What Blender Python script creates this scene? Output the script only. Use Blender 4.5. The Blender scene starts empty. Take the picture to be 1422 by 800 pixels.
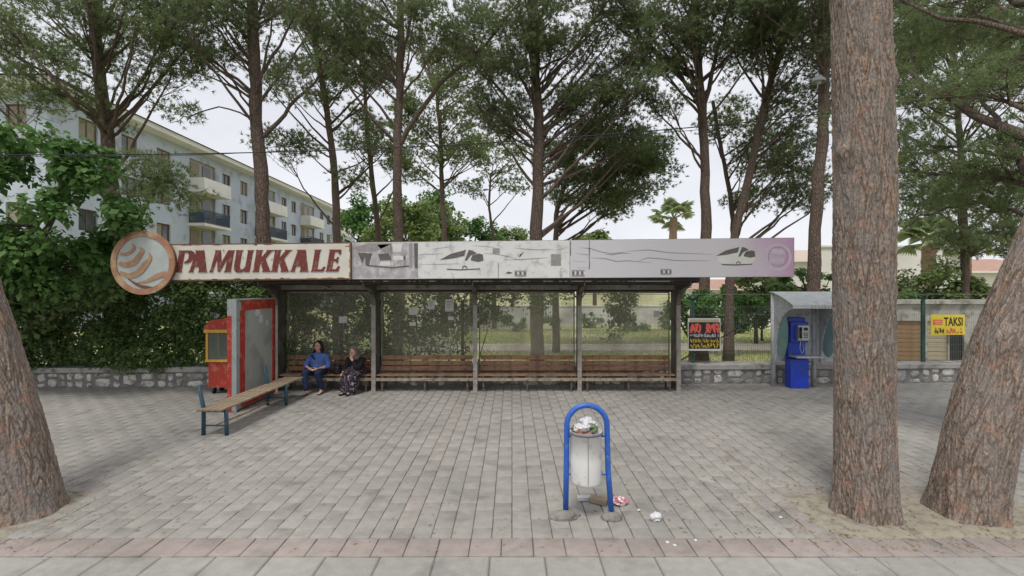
import bpy, bmesh, math, random
import numpy as np
from mathutils import Vector, Matrix
from mathutils.geometry import tessellate_polygon
S = bpy.context.scene
C = S.collection
R = math.radians
CAMZ = 2.45
F = 690.0
def P(px, py, D):
    """a pixel of the 1422x800 photograph at a distance D -> a place"""
    return Vector(((px-711.0)/F*D, D, CAMZ+(400.0-py)/F*D))
# ------------------------------------------------ camera, sky, sun, exposure
cam = bpy.data.cameras.new('camera')
camo = bpy.data.objects.new('camera', cam); C.objects.link(camo)
camo.location = (0, 0, CAMZ); camo.rotation_euler = (R(90), 0, 0)
cam.sensor_width = 36.0; cam.lens = F/1422*36.0
cam.clip_start = 0.05; cam.clip_end = 2000
S.camera = camo
S.view_settings.view_transform = 'Standard'; S.view_settings.look = 'None'
S.view_settings.exposure = 0.62; S.view_settings.gamma = 1
S.render.resolution_x = 1024; S.render.resolution_y = 576
SUN_EL, SUN_ROT = R(62), R(200)
W = bpy.data.worlds.new('World'); S.world = W; W.use_nodes = True
nt = W.node_tree; nt.nodes.clear()
out = nt.nodes.new('ShaderNodeOutputWorld'); bg = nt.nodes.new('ShaderNodeBackground')
sky = nt.nodes.new('ShaderNodeTexSky'); sky.sky_type = 'NISHITA'; sky.sun_disc = False
sky.sun_elevation = SUN_EL; sky.sun_rotation = SUN_ROT
tc = nt.nodes.new('ShaderNodeTexCoord')
mp = nt.nodes.new('ShaderNodeMapping'); mp.inputs['Scale'].default_value = (1, 1, 2.6)
nz = nt.nodes.new('ShaderNodeTexNoise'); nz.inputs['Scale'].default_value = 2.2; nz.inputs['Detail'].default_value = 5
cr = nt.nodes.new('ShaderNodeValToRGB')
cr.color_ramp.elements[0].position = 0.3; cr.color_ramp.elements[0].color = (.60, .61, .65, 1)
cr.color_ramp.elements[1].position = 0.7; cr.color_ramp.elements[1].color = (.76, .76, .79, 1)
sc = nt.nodes.new('ShaderNodeVectorMath'); sc.operation = 'SCALE'; sc.inputs['Scale'].default_value = 7.0
mx = nt.nodes.new('ShaderNodeMix'); mx.data_type = 'RGBA'; mx.inputs[0].default_value = 0.93
L = nt.links.new
L(tc.outputs['Generated'], mp.inputs['Vector']); L(mp.outputs[0], nz.inputs['Vector']); L(nz.outputs[0], cr.inputs[0])
L(cr.outputs[0], sc.inputs[0]); L(sky.outputs[0], mx.inputs[6]); L(sc.outputs[0], mx.inputs[7])
L(mx.outputs[2], bg.inputs['Color']); bg.inputs['Strength'].default_value = 0.12; L(bg.outputs[0], out.inputs[0])
sun = bpy.data.lights.new('sun', 'SUN'); sun.energy = 1.5; sun.angle = R(14); sun.color = (1, .96, .9)
suno = bpy.data.objects.new('sun', sun); C.objects.link(suno)
sd = Vector((math.sin(SUN_ROT)*math.cos(SUN_EL), math.cos(SUN_ROT)*math.cos(SUN_EL), math.sin(SUN_EL)))
suno.rotation_euler = (-sd).to_track_quat('-Z', 'Y').to_euler()
suno.location = (0, -5, 20)

# ------------------------------------------------ materials
def lin(c):
    return tuple(((v/255.0)/12.92 if v/255.0 <= .04045 else (((v/255.0)+.055)/1.055)**2.4) for v in c)+(1,)
MATS = {}
def mat(name, c1, c2=None, scale=6, detail=4, rough=.75, metal=0, bump=0, bscale=None, stretch=(1, 1, 1),
        dirt=None, dscale=3, dlo=.5, dhi=.62, island=0, island2=None, trans=0, coord='Object', spec=.3, voro=None, alpha=None, ramp=(.35, .65)):
    """procedural surface: two-tone noise + a patchy third tone + fine relief. colours are linear RGB"""
    if name in MATS: return MATS[name]
    m = bpy.data.materials.new(name); m.use_nodes = True; MATS[name] = m
    n = m.node_tree; N = n.nodes; K = n.links.new; N.clear()
    o = N.new('ShaderNodeOutputMaterial'); b = N.new('ShaderNodeBsdfPrincipled')
    b.inputs['Roughness'].default_value = rough; b.inputs['Metallic'].default_value = metal
    b.inputs['Specular IOR Level'].default_value = spec
    if coord == 'World':
        g = N.new('ShaderNodeNewGeometry'); src = g.outputs['Position']
    else:
        t = N.new('ShaderNodeTexCoord'); src = t.outputs['Object']
    mpn = N.new('ShaderNodeMapping'); mpn.inputs['Scale'].default_value = stretch; K(src, mpn.inputs['Vector'])
    v = mpn.outputs[0]
    if c2 is None: c2 = tuple(x*.8 for x in c1)
    nn = N.new('ShaderNodeTexNoise'); nn.inputs['Scale'].default_value = scale; nn.inputs['Detail'].default_value = detail
    K(v, nn.inputs['Vector'])
    mr = N.new('ShaderNodeMapRange'); mr.inputs[1].default_value = ramp[0]; mr.inputs[2].default_value = ramp[1]; K(nn.outputs[0], mr.inputs[0])
    def mix(fac, a, bb, blend='MIX'):
        q = N.new('ShaderNodeMix'); q.data_type = 'RGBA'; q.blend_type = blend
        if hasattr(fac, 'links') or not isinstance(fac, (int, float)): K(fac, q.inputs[0])
        else: q.inputs[0].default_value = fac
        for s, x in ((6, a), (7, bb)):
            if isinstance(x, tuple): q.inputs[s].default_value = tuple(x[:3])+(1,)
            else: K(x, q.inputs[s])
        return q.outputs[2]
    col = mix(mr.outputs[0], c1, c2)
    hgt = nn.outputs[0]
    if voro:
        vs, vc, vlo, vhi = voro
        vn = N.new('ShaderNodeTexVoronoi'); vn.inputs['Scale'].default_value = vs; vn.feature = 'DISTANCE_TO_EDGE'; K(v, vn.inputs['Vector'])
        vm = N.new('ShaderNodeMapRange'); vm.inputs[1].default_value = vlo; vm.inputs[2].default_value = vhi; K(vn.outputs[0], vm.inputs[0])
        vi = N.new('ShaderNodeTexVoronoi'); vi.inputs['Scale'].default_value = vs; K(v, vi.inputs['Vector'])
        cc = N.new('ShaderNodeSeparateColor'); K(vi.outputs['Color'], cc.inputs[0])
        col = mix(cc.outputs[0], col, vc)
        hgt = vm.outputs[0]
    if dirt:
        dn = N.new('ShaderNodeTexNoise'); dn.inputs['Scale'].default_value = dscale; dn.inputs['Detail'].default_value = 6; K(src, dn.inputs['Vector'])
        dm = N.new('ShaderNodeMapRange'); dm.inputs[1].default_value = dlo; dm.inputs[2].default_value = dhi; K(dn.outputs[0], dm.inputs[0])
        col = mix(dm.outputs[0], col, dirt)
    if island:
        g2 = N.new('ShaderNodeNewGeometry'); im = N.new('ShaderNodeMath'); im.operation = 'MULTIPLY'; im.inputs[1].default_value = island
        K(g2.outputs['Random Per Island'], im.inputs[0])
        col = mix(im.outputs[0], col, island2 or tuple(x*.5 for x in c1))
    K(col, b.inputs['Base Color'])
    if bump:
        bn = N.new('ShaderNodeTexNoise'); bn.inputs['Scale'].default_value = bscale or scale*4; bn.inputs['Detail'].default_value = 5; K(v, bn.inputs['Vector'])
        bp = N.new('ShaderNodeBump'); bp.inputs['Strength'].default_value = min(bump, 1); bp.inputs['Distance'].default_value = .01 if not voro else .03
        if voro:
            ad = N.new('ShaderNodeMath'); ad.operation = 'ADD'; K(hgt, ad.inputs[0]); K(bn.outputs[0], ad.inputs[1]); K(ad.outputs[0], bp.inputs['Height'])
        else: K(bn.outputs[0], bp.inputs['Height'])
        K(bp.outputs[0], b.inputs['Normal'])
    last = b.outputs[0]
    if trans:
        tr = N.new('ShaderNodeBsdfTranslucent'); K(col, tr.inputs['Color'])
        ms = N.new('ShaderNodeMixShader'); ms.inputs[0].default_value = trans; K(last, ms.inputs[1]); K(tr.outputs[0], ms.inputs[2]); last = ms.outputs[0]
    if alpha:   # dirty see-through pane: alpha = (clear, film) amounts of film by noise
        tp = N.new('ShaderNodeBsdfTransparent'); an = N.new('ShaderNodeTexNoise'); an.inputs['Scale'].default_value = 1.6; an.inputs['Detail'].default_value = 6
        K(src, an.inputs['Vector'])
        am = N.new('ShaderNodeMapRange'); am.inputs[1].default_value = .3; am.inputs[2].default_value = .7
        am.inputs[3].default_value = alpha[0]; am.inputs[4].default_value = alpha[1]; K(an.outputs[0], am.inputs[0])
        ms = N.new('ShaderNodeMixShader'); K(am.outputs[0], ms.inputs[0]); K(tp.outputs[0], ms.inputs[1]); K(last, ms.inputs[2]); last = ms.outputs[0]
    K(last, o.inputs[0])
    return m

def paver_mat(name, a, b):
    """concrete paver: tone picked per stone from its place in the bond"""
    m = bpy.data.materials.new(name); m.use_nodes = True; n = m.node_tree; N = n.nodes; K = n.links.new
    bs = N['Principled BSDF']; bs.inputs['Roughness'].default_value = .85; bs.inputs['Specular IOR Level'].default_value = .25
    at = N.new('ShaderNodeObjectInfo'); gi = N.new('ShaderNodeNewGeometry')
    ad = N.new('ShaderNodeMath'); ad.operation = 'ADD'; K(at.outputs['Random'], ad.inputs[0]); K(gi.outputs['Random Per Island'], ad.inputs[1])
    fr = N.new('ShaderNodeMath'); fr.operation = 'FRACT'; K(ad.outputs[0], fr.inputs[0])
    rp = N.new('ShaderNodeValToRGB'); rp.color_ramp.elements[0].color = a+(1,); rp.color_ramp.elements[1].color = b+(1,); K(fr.outputs[0], rp.inputs[0])
    def noise(sc, d, lo, hi, tl, th):
        q = N.new('ShaderNodeTexNoise'); q.inputs['Scale'].default_value = sc; q.inputs['Detail'].default_value = d; K(gi.outputs['Position'], q.inputs['Vector'])
        r = N.new('ShaderNodeMapRange'); r.inputs[1].default_value = lo; r.inputs[2].default_value = hi; r.inputs[3].default_value = tl; r.inputs[4].default_value = th
        K(q.outputs[0], r.inputs[0]); return r.outputs[0], q.outputs[0]
    col = rp.outputs[0]
    for sc_, d, lo, hi, tl, th in ((.5, 4, .3, .7, .84, 1.08), (9, 5, .3, .7, .9, 1.08), (120, 3, .3, .7, .86, 1.12), (2.3, 8, .54, .72, 1, .72)):
        f, _ = noise(sc_, d, lo, hi, tl, th)
        vm = N.new('ShaderNodeVectorMath'); vm.operation = 'SCALE'; K(col, vm.inputs[0]); K(f, vm.inputs['Scale']); col = vm.outputs[0]
    K(col, bs.inputs['Base Color'])
    _, h = noise(140, 4, 0, 1, 0, 1)
    bp = N.new('ShaderNodeBump'); bp.inputs['Strength'].default_value = .35; bp.inputs['Distance'].default_value = .004; K(h, bp.inputs['Height']); K(bp.outputs[0], bs.inputs['Normal'])
    MATS[name] = m; return m

def bark_mat(name):
    m = bpy.data.materials.new(name); m.use_nodes = True; n = m.node_tree; N = n.nodes; K = n.links.new
    bs = N['Principled BSDF']; bs.inputs['Roughness'].default_value = .9; bs.inputs['Specular IOR Level'].default_value = .15
    a1 = N.new('ShaderNodeAttribute'); a1.attribute_name = 'plate'
    a2 = N.new('ShaderNodeAttribute'); a2.attribute_name = 'fissure'
    rp = N.new('ShaderNodeValToRGB'); e = rp.color_ramp.elements
    e[0].position = 0; e[0].color = (.22, .165, .13, 1); e[1].position = 1; e[1].color = (.42, .20, .12, 1)
    for p, c in ((.3, (.34, .27, .215, 1)), (.5, (.26, .22, .19, 1)), (.7, (.40, .31, .24, 1))):
        q = e.new(p); q.color = c
    K(a1.outputs['Fac'], rp.inputs[0])
    t = N.new('ShaderNodeTexCoord'); mpn = N.new('ShaderNodeMapping'); mpn.inputs['Scale'].default_value = (1, 1, .4); K(t.outputs['Object'], mpn.inputs[0])
    nn = N.new('ShaderNodeTexNoise'); nn.inputs['Scale'].default_value = 60; nn.inputs['Detail'].default_value = 6; K(mpn.outputs[0], nn.inputs['Vector'])
    mr = N.new('ShaderNodeMapRange'); mr.inputs[1].default_value = .3; mr.inputs[2].default_value = .7; mr.inputs[3].default_value = .6; mr.inputs[4].default_value = 1.35; K(nn.outputs[0], mr.inputs[0])
    vm = N.new('ShaderNodeVectorMath'); vm.operation = 'SCALE'; K(rp.outputs[0], vm.inputs[0]); K(mr.outputs[0], vm.inputs['Scale'])
    mx = N.new('ShaderNodeMix'); mx.data_type = 'RGBA'; mx.inputs[7].default_value = (.12, .088, .068, 1)
    K(a2.outputs['Fac'], mx.inputs[0]); K(vm.outputs[0], mx.inputs[6])
    n2 = N.new('ShaderNodeTexNoise'); n2.inputs['Scale'].default_value = 4.5; n2.inputs['Detail'].default_value = 4; K(mpn.outputs[0], n2.inputs['Vector'])
    m2 = N.new('ShaderNodeMapRange'); m2.inputs[1].default_value = .4; m2.inputs[2].default_value = .65; m2.inputs[4].default_value = .55; K(n2.outputs[0], m2.inputs[0])
    x2 = N.new('ShaderNodeMix'); x2.data_type = 'RGBA'; x2.inputs[7].default_value = (.24, .22, .205, 1); K(m2.outputs[0], x2.inputs[0]); K(mx.outputs[2], x2.inputs[6])
    n3 = N.new('ShaderNodeTexNoise'); n3.inputs['Scale'].default_value = 7; n3.inputs['Detail'].default_value = 5; K(t.outputs['Object'], n3.inputs['Vector'])
    m3 = N.new('ShaderNodeMapRange'); m3.inputs[1].default_value = .56; m3.inputs[2].default_value = .7; m3.inputs[4].default_value = .6; K(n3.outputs[0], m3.inputs[0])
    x3 = N.new('ShaderNodeMix'); x3.data_type = 'RGBA'; x3.inputs[7].default_value = (.36, .215, .155, 1); K(m3.outputs[0], x3.inputs[0]); K(x2.outputs[2], x3.inputs[6])
    K(x3.outputs[2], bs.inputs['Base Color'])
    bp = N.new('ShaderNodeBump'); bp.inputs['Strength'].default_value = 1; bp.inputs['Distance'].default_value = .02; K(nn.outputs[0], bp.inputs['Height']); K(bp.outputs[0], bs.inputs['Normal'])
    MATS[name] = m; return m

G = {}
G['paver'] = paver_mat('paver_grey', (.335, .318, .288), (.31, .296, .27))
G['pink'] = paver_mat('paver_pink', (.345, .295, .268), (.32, .28, .256))
G['rosy'] = paver_mat('paver_rosy', (.338, .308, .28), (.312, .288, .264))
G['slab'] = paver_mat('kerb_concrete', (.36, .348, .318), (.335, .323, .298))
G['bark_near'] = bark_mat('pine_bark_near')
G['bark'] = mat('pine_bark', (.105, .085, .073), (.165, .13, .11), scale=5, stretch=(1, 1, .35), rough=.95, bump=.8, bscale=22, voro=(17, (.17, .125, .10), 0, .12), spec=.1)
G['grout'] = mat('joint_sand', (.14, .13, .115), (.19, .175, .155), 20, coord='World', rough=.95)
G['soil'] = mat('soil', (.33, .30, .235), (.285, .26, .205), 8, 8, coord='World', rough=.95, bump=.6, bscale=50, dirt=(.24, .21, .165), dscale=9)
G['lawn'] = mat('lawn', (.30, .36, .11), (.46, .43, .22), .35, 8, coord='World', rough=.95, bump=.8, bscale=40, dirt=(.58, .51, .36), dscale=.22, dlo=.5, dhi=.6)
G['path'] = mat('dirt_path', (.66, .58, .47), (.56, .49, .39), 2, 8, coord='World', rough=.95, bump=.3)
G['asphalt'] = mat('asphalt', (.06, .06, .06), (.045, .045, .047), 40, coord='World', bump=.5)
G['mortar'] = mat('mortar', (.27, .255, .235), (.18, .17, .16), 7, 6, rough=.95, bump=.6, bscale=60)
G['stone'] = mat('wall_stone', (.72, .70, .64), (.48, .46, .42), 7, 7, rough=.85, bump=.5, bscale=40, dirt=(.25, .24, .21), dscale=9, dlo=.52, dhi=.66, coord='World')
G['stone2'] = mat('wall_stone_grey', (.33, .32, .30), (.22, .22, .22), 5, 6, rough=.85, bump=.5, bscale=40, dirt=(.42, .40, .36), dscale=9, coord='World')
G['cap'] = mat('wall_cap', (.42, .405, .375), (.33, .32, .30), 4, 7, rough=.9, bump=.3, bscale=60, dirt=(.2, .19, .17), dscale=3, coord='World')
G['steel'] = mat('shelter_steel', (.165, .15, .13), (.12, .105, .09), 4, 6, rough=.65, dirt=(.09, .07, .055), dscale=5, metal=.2)
G['steel_light'] = mat('shelter_steel_light', (.34, .32, .285), (.24, .22, .19), 5, 6, rough=.6, dirt=(.2, .14, .09), dscale=8, dlo=.58, dhi=.66)
G['roof'] = mat('roof_sheet', (.055, .05, .045), (.035, .032, .03), 3, 6, rough=.7)  # near-black; on the front beam and rafters it paints in under-roof shade
G['glass'] = mat('dirty_glass', (.56, .54, .44), (.44, .43, .34), 2, 7, rough=.35, alpha=(.14, .44), spec=.5, trans=.55)
G['wood'] = mat('bench_wood', (.33, .175, .10), (.23, .12, .07), 3, 6, rough=.6, stretch=(1, 9, 9), bump=.3, dirt=(.09, .05, .035), dscale=6, island=.5, island2=(.42, .27, .17))
G['wood_worn'] = mat('bench_wood_worn', (.36, .29, .20), (.24, .19, .135), 3, 6, rough=.75, stretch=(9, 1, 9), bump=.3, dirt=(.17, .13, .09), dscale=7, island=.4, island2=(.28, .2, .13))
G['wood_pale'] = mat('bench_wood_pale', (.42, .36, .26), (.28, .23, .16), 3, 6, rough=.75, stretch=(1, 9, 9), dirt=(.18, .14, .1), dscale=7)
G['board'] = mat('board_print_grey', (.70, .70, .68), (.63, .63, .62), 2.2, 7, rough=.45, dirt=(.44, .44, .42), dscale=6, dlo=.52, dhi=.72)
G['white_sign'] = mat('sign_white', (.66, .64, .57), (.58, .55, .48), 2, 6, rough=.5, dirt=(.38, .20, .10), dscale=7, dlo=.66, dhi=.72)
G['rust'] = mat('rust_ring', (.40, .235, .15), (.33, .15, .095), 5, 6, rough=.8, dirt=(.46, .33, .2), dscale=4, dlo=.48, dhi=.64)
G['rust_dark'] = mat('rust_dark', (.13, .07, .045), (.2, .10, .06), 12, rough=.9)
G['letters'] = mat('sign_letters', (.19, .045, .04), (.13, .035, .03), 7, 5, rough=.6, dirt=(.26, .11, .08), dscale=9, dlo=.55)
G['logo_bg'] = mat('logo_ground', (.46, .50, .48), (.40, .43, .42), 4, rough=.5)
G['bronze'] = mat('logo_bronze', (.44, .28, .17), (.36, .21, .13), 9, rough=.7)
G['print_dark'] = mat('print_charcoal', (.10, .095, .09), (.14, .13, .125), 12, rough=.5)
G['print_mid'] = mat('print_midgrey', (.32, .305, .30), (.25, .24, .24), 14, 6, rough=.5)
G['print_light'] = mat('print_offwhite', (.66, .66, .62), (.60, .60, .57), 6, rough=.5)
G['red_paint'] = mat('red_paint', (.42, .045, .03), (.30, .035, .025), 4, 5, rough=.5, dirt=(.45, .12, .07), dscale=7, dlo=.52)
G['grey_paint'] = mat('grey_paint', (.33, .35, .34), (.26, .28, .275), 3, 5, rough=.5, dirt=(.2, .2, .18), dscale=5, dlo=.56)
G['yellow_paint'] = mat('yellow_paint', (.68, .38, .06), (.58, .32, .05), 6, rough=.5)
G['teal_steel'] = mat('blue_green_steel', (.035, .085, .12), (.03, .065, .09), 8, 5, rough=.5, dirt=(.12, .10, .08), dscale=9, dlo=.6, dhi=.66)
G['bin_blue'] = mat('bin_blue', (.025, .125, .52), (.03, .11, .44), 6, 5, rough=.4, dirt=(.10, .2, .4), dscale=16, dlo=.58, dhi=.68, spec=.5)
G['bin_grey'] = mat('bin_shell', (.76, .76, .73), (.69, .69, .66), 4, 6, rough=.5, dirt=(.50, .47, .42), dscale=9, dlo=.58, dhi=.7)
G['concrete'] = mat('rough_concrete', (.26, .245, .22), (.18, .17, .155), 12, 7, rough=.95, bump=.8, bscale=50)
G['white_litter'] = mat('white_litter', (.72, .71, .72), (.6, .6, .62), 9, rough=.6, trans=.1)
G['pink_litter'] = mat('pink_litter', (.55, .16, .2), (.72, .68, .7), 22, 2, rough=.5, ramp=(.48, .52))
G['leaf_litter'] = mat('green_litter', (.05, .10, .03), (.3, .32, .22), 20, rough=.7)
G['brown_litter'] = mat('brown_litter', (.25, .07, .045), (.35, .25, .18), 20, rough=.7)
G['booth'] = mat('booth_grey', (.46, .48, .49), (.38, .40, .415), 3, 5, rough=.45, dirt=(.3, .3, .29), dscale=7, dlo=.58)
G['booth_roof'] = mat('booth_roof', (.40, .42, .43), (.32, .34, .35), 6, 6, rough=.6)
G['booth_teal'] = mat('booth_teal', (.20, .36, .36), (.16, .30, .31), 3, rough=.2, alpha=(.55, .7), spec=.5)
G['phone_blue'] = mat('phone_blue', (.010, .055, .52), (.012, .045, .42), 5, rough=.35, spec=.5, dirt=(.05, .07, .25), dscale=9, dlo=.6)
G['phone_metal'] = mat('phone_metal', (.5, .5, .51), (.35, .36, .38), 12, rough=.3, metal=.5)
G['black'] = mat('black_plastic', (.02, .02, .022), (.035, .035, .035), 12, rough=.4)
G['fence_green'] = mat('fence_green', (.02, .085, .065), (.025, .06, .05), 9, rough=.5)
G['wire'] = mat('fence_wire', (.20, .23, .21), (.15, .17, .16), 9, rough=.5, metal=.3)
G['sign_yellow'] = mat('taxi_sign_yellow', (.72, .58, .06), (.64, .50, .05), 6, rough=.5)
G['print_red'] = mat('print_red', (.60, .07, .07), (.66, .16, .12), 30, rough=.5)
G['print_yellow'] = mat('print_yellow', (.66, .48, .04), (.55, .38, .04), 30, rough=.5)
G['print_black'] = mat('print_black', (.02, .018, .015), (.04, .03, .02), 9, rough=.5)
G['print_blue'] = mat('print_paleblue', (.42, .46, .58), (.5, .52, .6), 9, rough=.5)
G['bld_blue'] = mat('plaster_paleblue', (.44, .49, .575), (.40, .445, .525), .6, 6, rough=.9, coord='World', dirt=(.3, .32, .35), dscale=1.2, dlo=.55, dhi=.7)
G['bld_white'] = mat('plaster_white', (.70, .69, .67), (.62, .61, .59), .8, 6, rough=.9, coord='World')
G['bld_cream'] = mat('plaster_cream', (.44, .40, .31), (.38, .34, .26), 1, rough=.9)
G['roof_brown'] = mat('roof_tile_brown', (.16, .095, .07), (.12, .075, .06), 3, rough=.9)
G['roof_pale'] = mat('roof_pale', (.50, .42, .36), (.44, .37, .32), 3, rough=.9)
G['roof_red'] = mat('roof_tile_red', (.42, .27, .21), (.35, .22, .17), 4, 6, rough=.9)
G['pane'] = mat('window_pane', (.05, .06, .07), (.09, .10, .11), 1.2, rough=.1, spec=.6)
G['curtain'] = mat('curtain', (.30, .27, .22), (.22, .20, .16), 3, rough=.9, stretch=(8, 8, 1))
G['frame_brown'] = mat('frame_brown', (.13, .085, .055), (.10, .065, .045), 6, rough=.6)
G['rail_blue'] = mat('balcony_rail', (.06, .085, .12), (.045, .065, .09), 5, rough=.5)
G['shutter_brown'] = mat('shutter_brown', (.30, .19, .10), (.22, .14, .08), 5, rough=.6)
G['shutter_beige'] = mat('shutter_beige', (.42, .36, .27), (.35, .30, .22), 5, rough=.6)
G['cable'] = mat('cable_black', (.015, .015, .015), (.03, .03, .03), 6, rough=.6)
def leafmat(name, a, b, c, tr=.35): return mat(name, a, b, .8, 3, rough=.6, trans=tr, island=.7, island2=c, coord='World', spec=.25)
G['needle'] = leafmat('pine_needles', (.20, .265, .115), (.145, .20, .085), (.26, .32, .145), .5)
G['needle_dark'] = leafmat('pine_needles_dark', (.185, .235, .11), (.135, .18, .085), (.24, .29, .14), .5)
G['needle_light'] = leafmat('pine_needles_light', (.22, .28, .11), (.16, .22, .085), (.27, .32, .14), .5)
G['ivy'] = leafmat('ivy_leaves', (.15, .235, .085), (.10, .175, .06), (.23, .32, .12), .5)
G['leaf'] = leafmat('broad_leaves', (.10, .20, .055), (.065, .15, .04), (.15, .26, .075), .4)
G['leaf_light'] = leafmat('bright_leaves', (.18, .25, .085), (.125, .185, .06), (.24, .30, .11), .4)
G['palm'] = leafmat('palm_fronds', (.34, .42, .23), (.26, .34, .17), (.42, .46, .28), .4)
G['palm_trunk'] = mat('palm_trunk', (.33, .23, .17), (.24, .17, .125), 7, 4, rough=.95, bump=.8)
G['twig'] = mat('twig', (.10, .08, .06), (.07, .055, .045), 9, rough=.9)
G['grassblade'] = leafmat('grass_blades', (.25, .34, .09), (.32, .37, .13), (.42, .42, .2), .3)
G['skin'] = mat('skin', (.62, .36, .27), (.55, .31, .23), 9, rough=.55)
G['hair'] = mat('dark_hair', (.022, .014, .011), (.035, .022, .017), 30, rough=.5)
G['shirt'] = mat('blue_shirt', (.10, .18, .46), (.075, .14, .38), 9, rough=.85, bump=.4, bscale=30)
G['jeans'] = mat('dark_jeans', (.012, .022, .06), (.02, .032, .08), 14, rough=.85, bump=.3)
G['coat'] = mat('black_coat', (.012, .011, .013), (.02, .018, .02), 9, rough=.9)
G['skirt'] = mat('patterned_skirt', (.035, .022, .035), (.28, .22, .25), 26, 2, rough=.85, ramp=(.52, .6), dirt=(.015, .012, .02), dscale=18, dlo=.5, dhi=.55)
G['scarf'] = mat('grey_headscarf', (.25, .20, .19), (.12, .10, .10), 18, 3, rough=.9)
G['shoe'] = mat('black_shoe', (.012, .012, .014), (.02, .02, .02), 9, rough=.4)
G['bag'] = mat('black_bag', (.015, .015, .02), (.08, .08, .09), 22, 2, rough=.6, ramp=(.55, .6))
G['paper'] = mat('paper', (.62, .62, .60), (.5, .5, .5), 25, rough=.8)
G['bottle'] = mat('blue_bottle', (.28, .38, .62), (.4, .5, .68), 12, rough=.3, spec=.5)
# pink-violet end of the board: the print itself fades from grey to pink along its length
def lav_mat():
    m = bpy.data.materials.new('board_print_lavender'); m.use_nodes = True; n = m.node_tree; N = n.nodes; K = n.links.new
    bs = N['Principled BSDF']; bs.inputs['Roughness'].default_value = .45
    g = N.new('ShaderNodeNewGeometry'); s = N.new('ShaderNodeSeparateXYZ'); K(g.outputs['Position'], s.inputs[0])
    nn = N.new('ShaderNodeTexNoise'); nn.inputs['Scale'].default_value = 2; nn.inputs['Detail'].default_value = 6; K(g.outputs['Position'], nn.inputs['Vector'])
    a = N.new('ShaderNodeMath'); a.operation = 'MULTIPLY_ADD'; a.inputs[1].default_value = .9; K(nn.outputs[0], a.inputs[0]); K(s.outputs[0], a.inputs[2])
    mr = N.new('ShaderNodeMapRange'); mr.inputs[1].default_value = 1.6; mr.inputs[2].default_value = 6.6; K(a.outputs[0], mr.inputs[0])
    rp = N.new('ShaderNodeValToRGB'); e = rp.color_ramp.elements
    e[0].color = (.57, .555, .58, 1); e[1].color = (.50, .30, .44, 1); e.new(.74).color = (.58, .555, .59, 1); e.new(.88).color = (.53, .40, .52, 1)
    K(mr.outputs[0], rp.inputs[0]); K(rp.outputs[0], bs.inputs['Base Color']); return m
G['lavender'] = lav_mat()

# ------------------------------------------------ mesh helpers
WORLD = {}
def link(o, parent=None, wloc=(0, 0, 0)):
    C.objects.link(o); w = Vector(wloc); WORLD[o.name] = w
    if parent is not None:
        o.parent = parent; o.location = w-WORLD[parent.name]
    else: o.location = w
    return o
def tag(o, label=None, cat=None, group=None, kind=None):
    if label: o['label'] = label
    if cat: o['category'] = cat
    if group: o['group'] = group
    if kind: o['kind'] = kind
    return o
def thing(name, loc, label, cat, group=None):
    o = bpy.data.objects.new(name, None); o.empty_display_size = .2; link(o, None, loc)
    return tag(o, label, cat, group)
def fast_mesh(name, V, Fc, mat_, smooth=False):
    """V (n,3) array, Fc (m,k) array of one face size"""
    me = bpy.data.meshes.new(name); V = np.asarray(V, dtype=np.float32); Fc = np.asarray(Fc, dtype=np.int32); k = Fc.shape[1]
    me.vertices.add(len(V)); me.vertices.foreach_set('co', V.ravel())
    me.loops.add(Fc.size); me.loops.foreach_set('vertex_index', Fc.ravel())
    me.polygons.add(len(Fc)); me.polygons.foreach_set('loop_start', np.arange(0, Fc.size, k, dtype=np.int32))
    me.polygons.foreach_set('loop_total', np.full(len(Fc), k, dtype=np.int32))
    me.update(calc_edges=True); me.validate()
    if smooth: me.polygons.foreach_set('use_smooth', np.ones(len(Fc), dtype=bool))
    me.materials.append(mat_); return me
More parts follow.
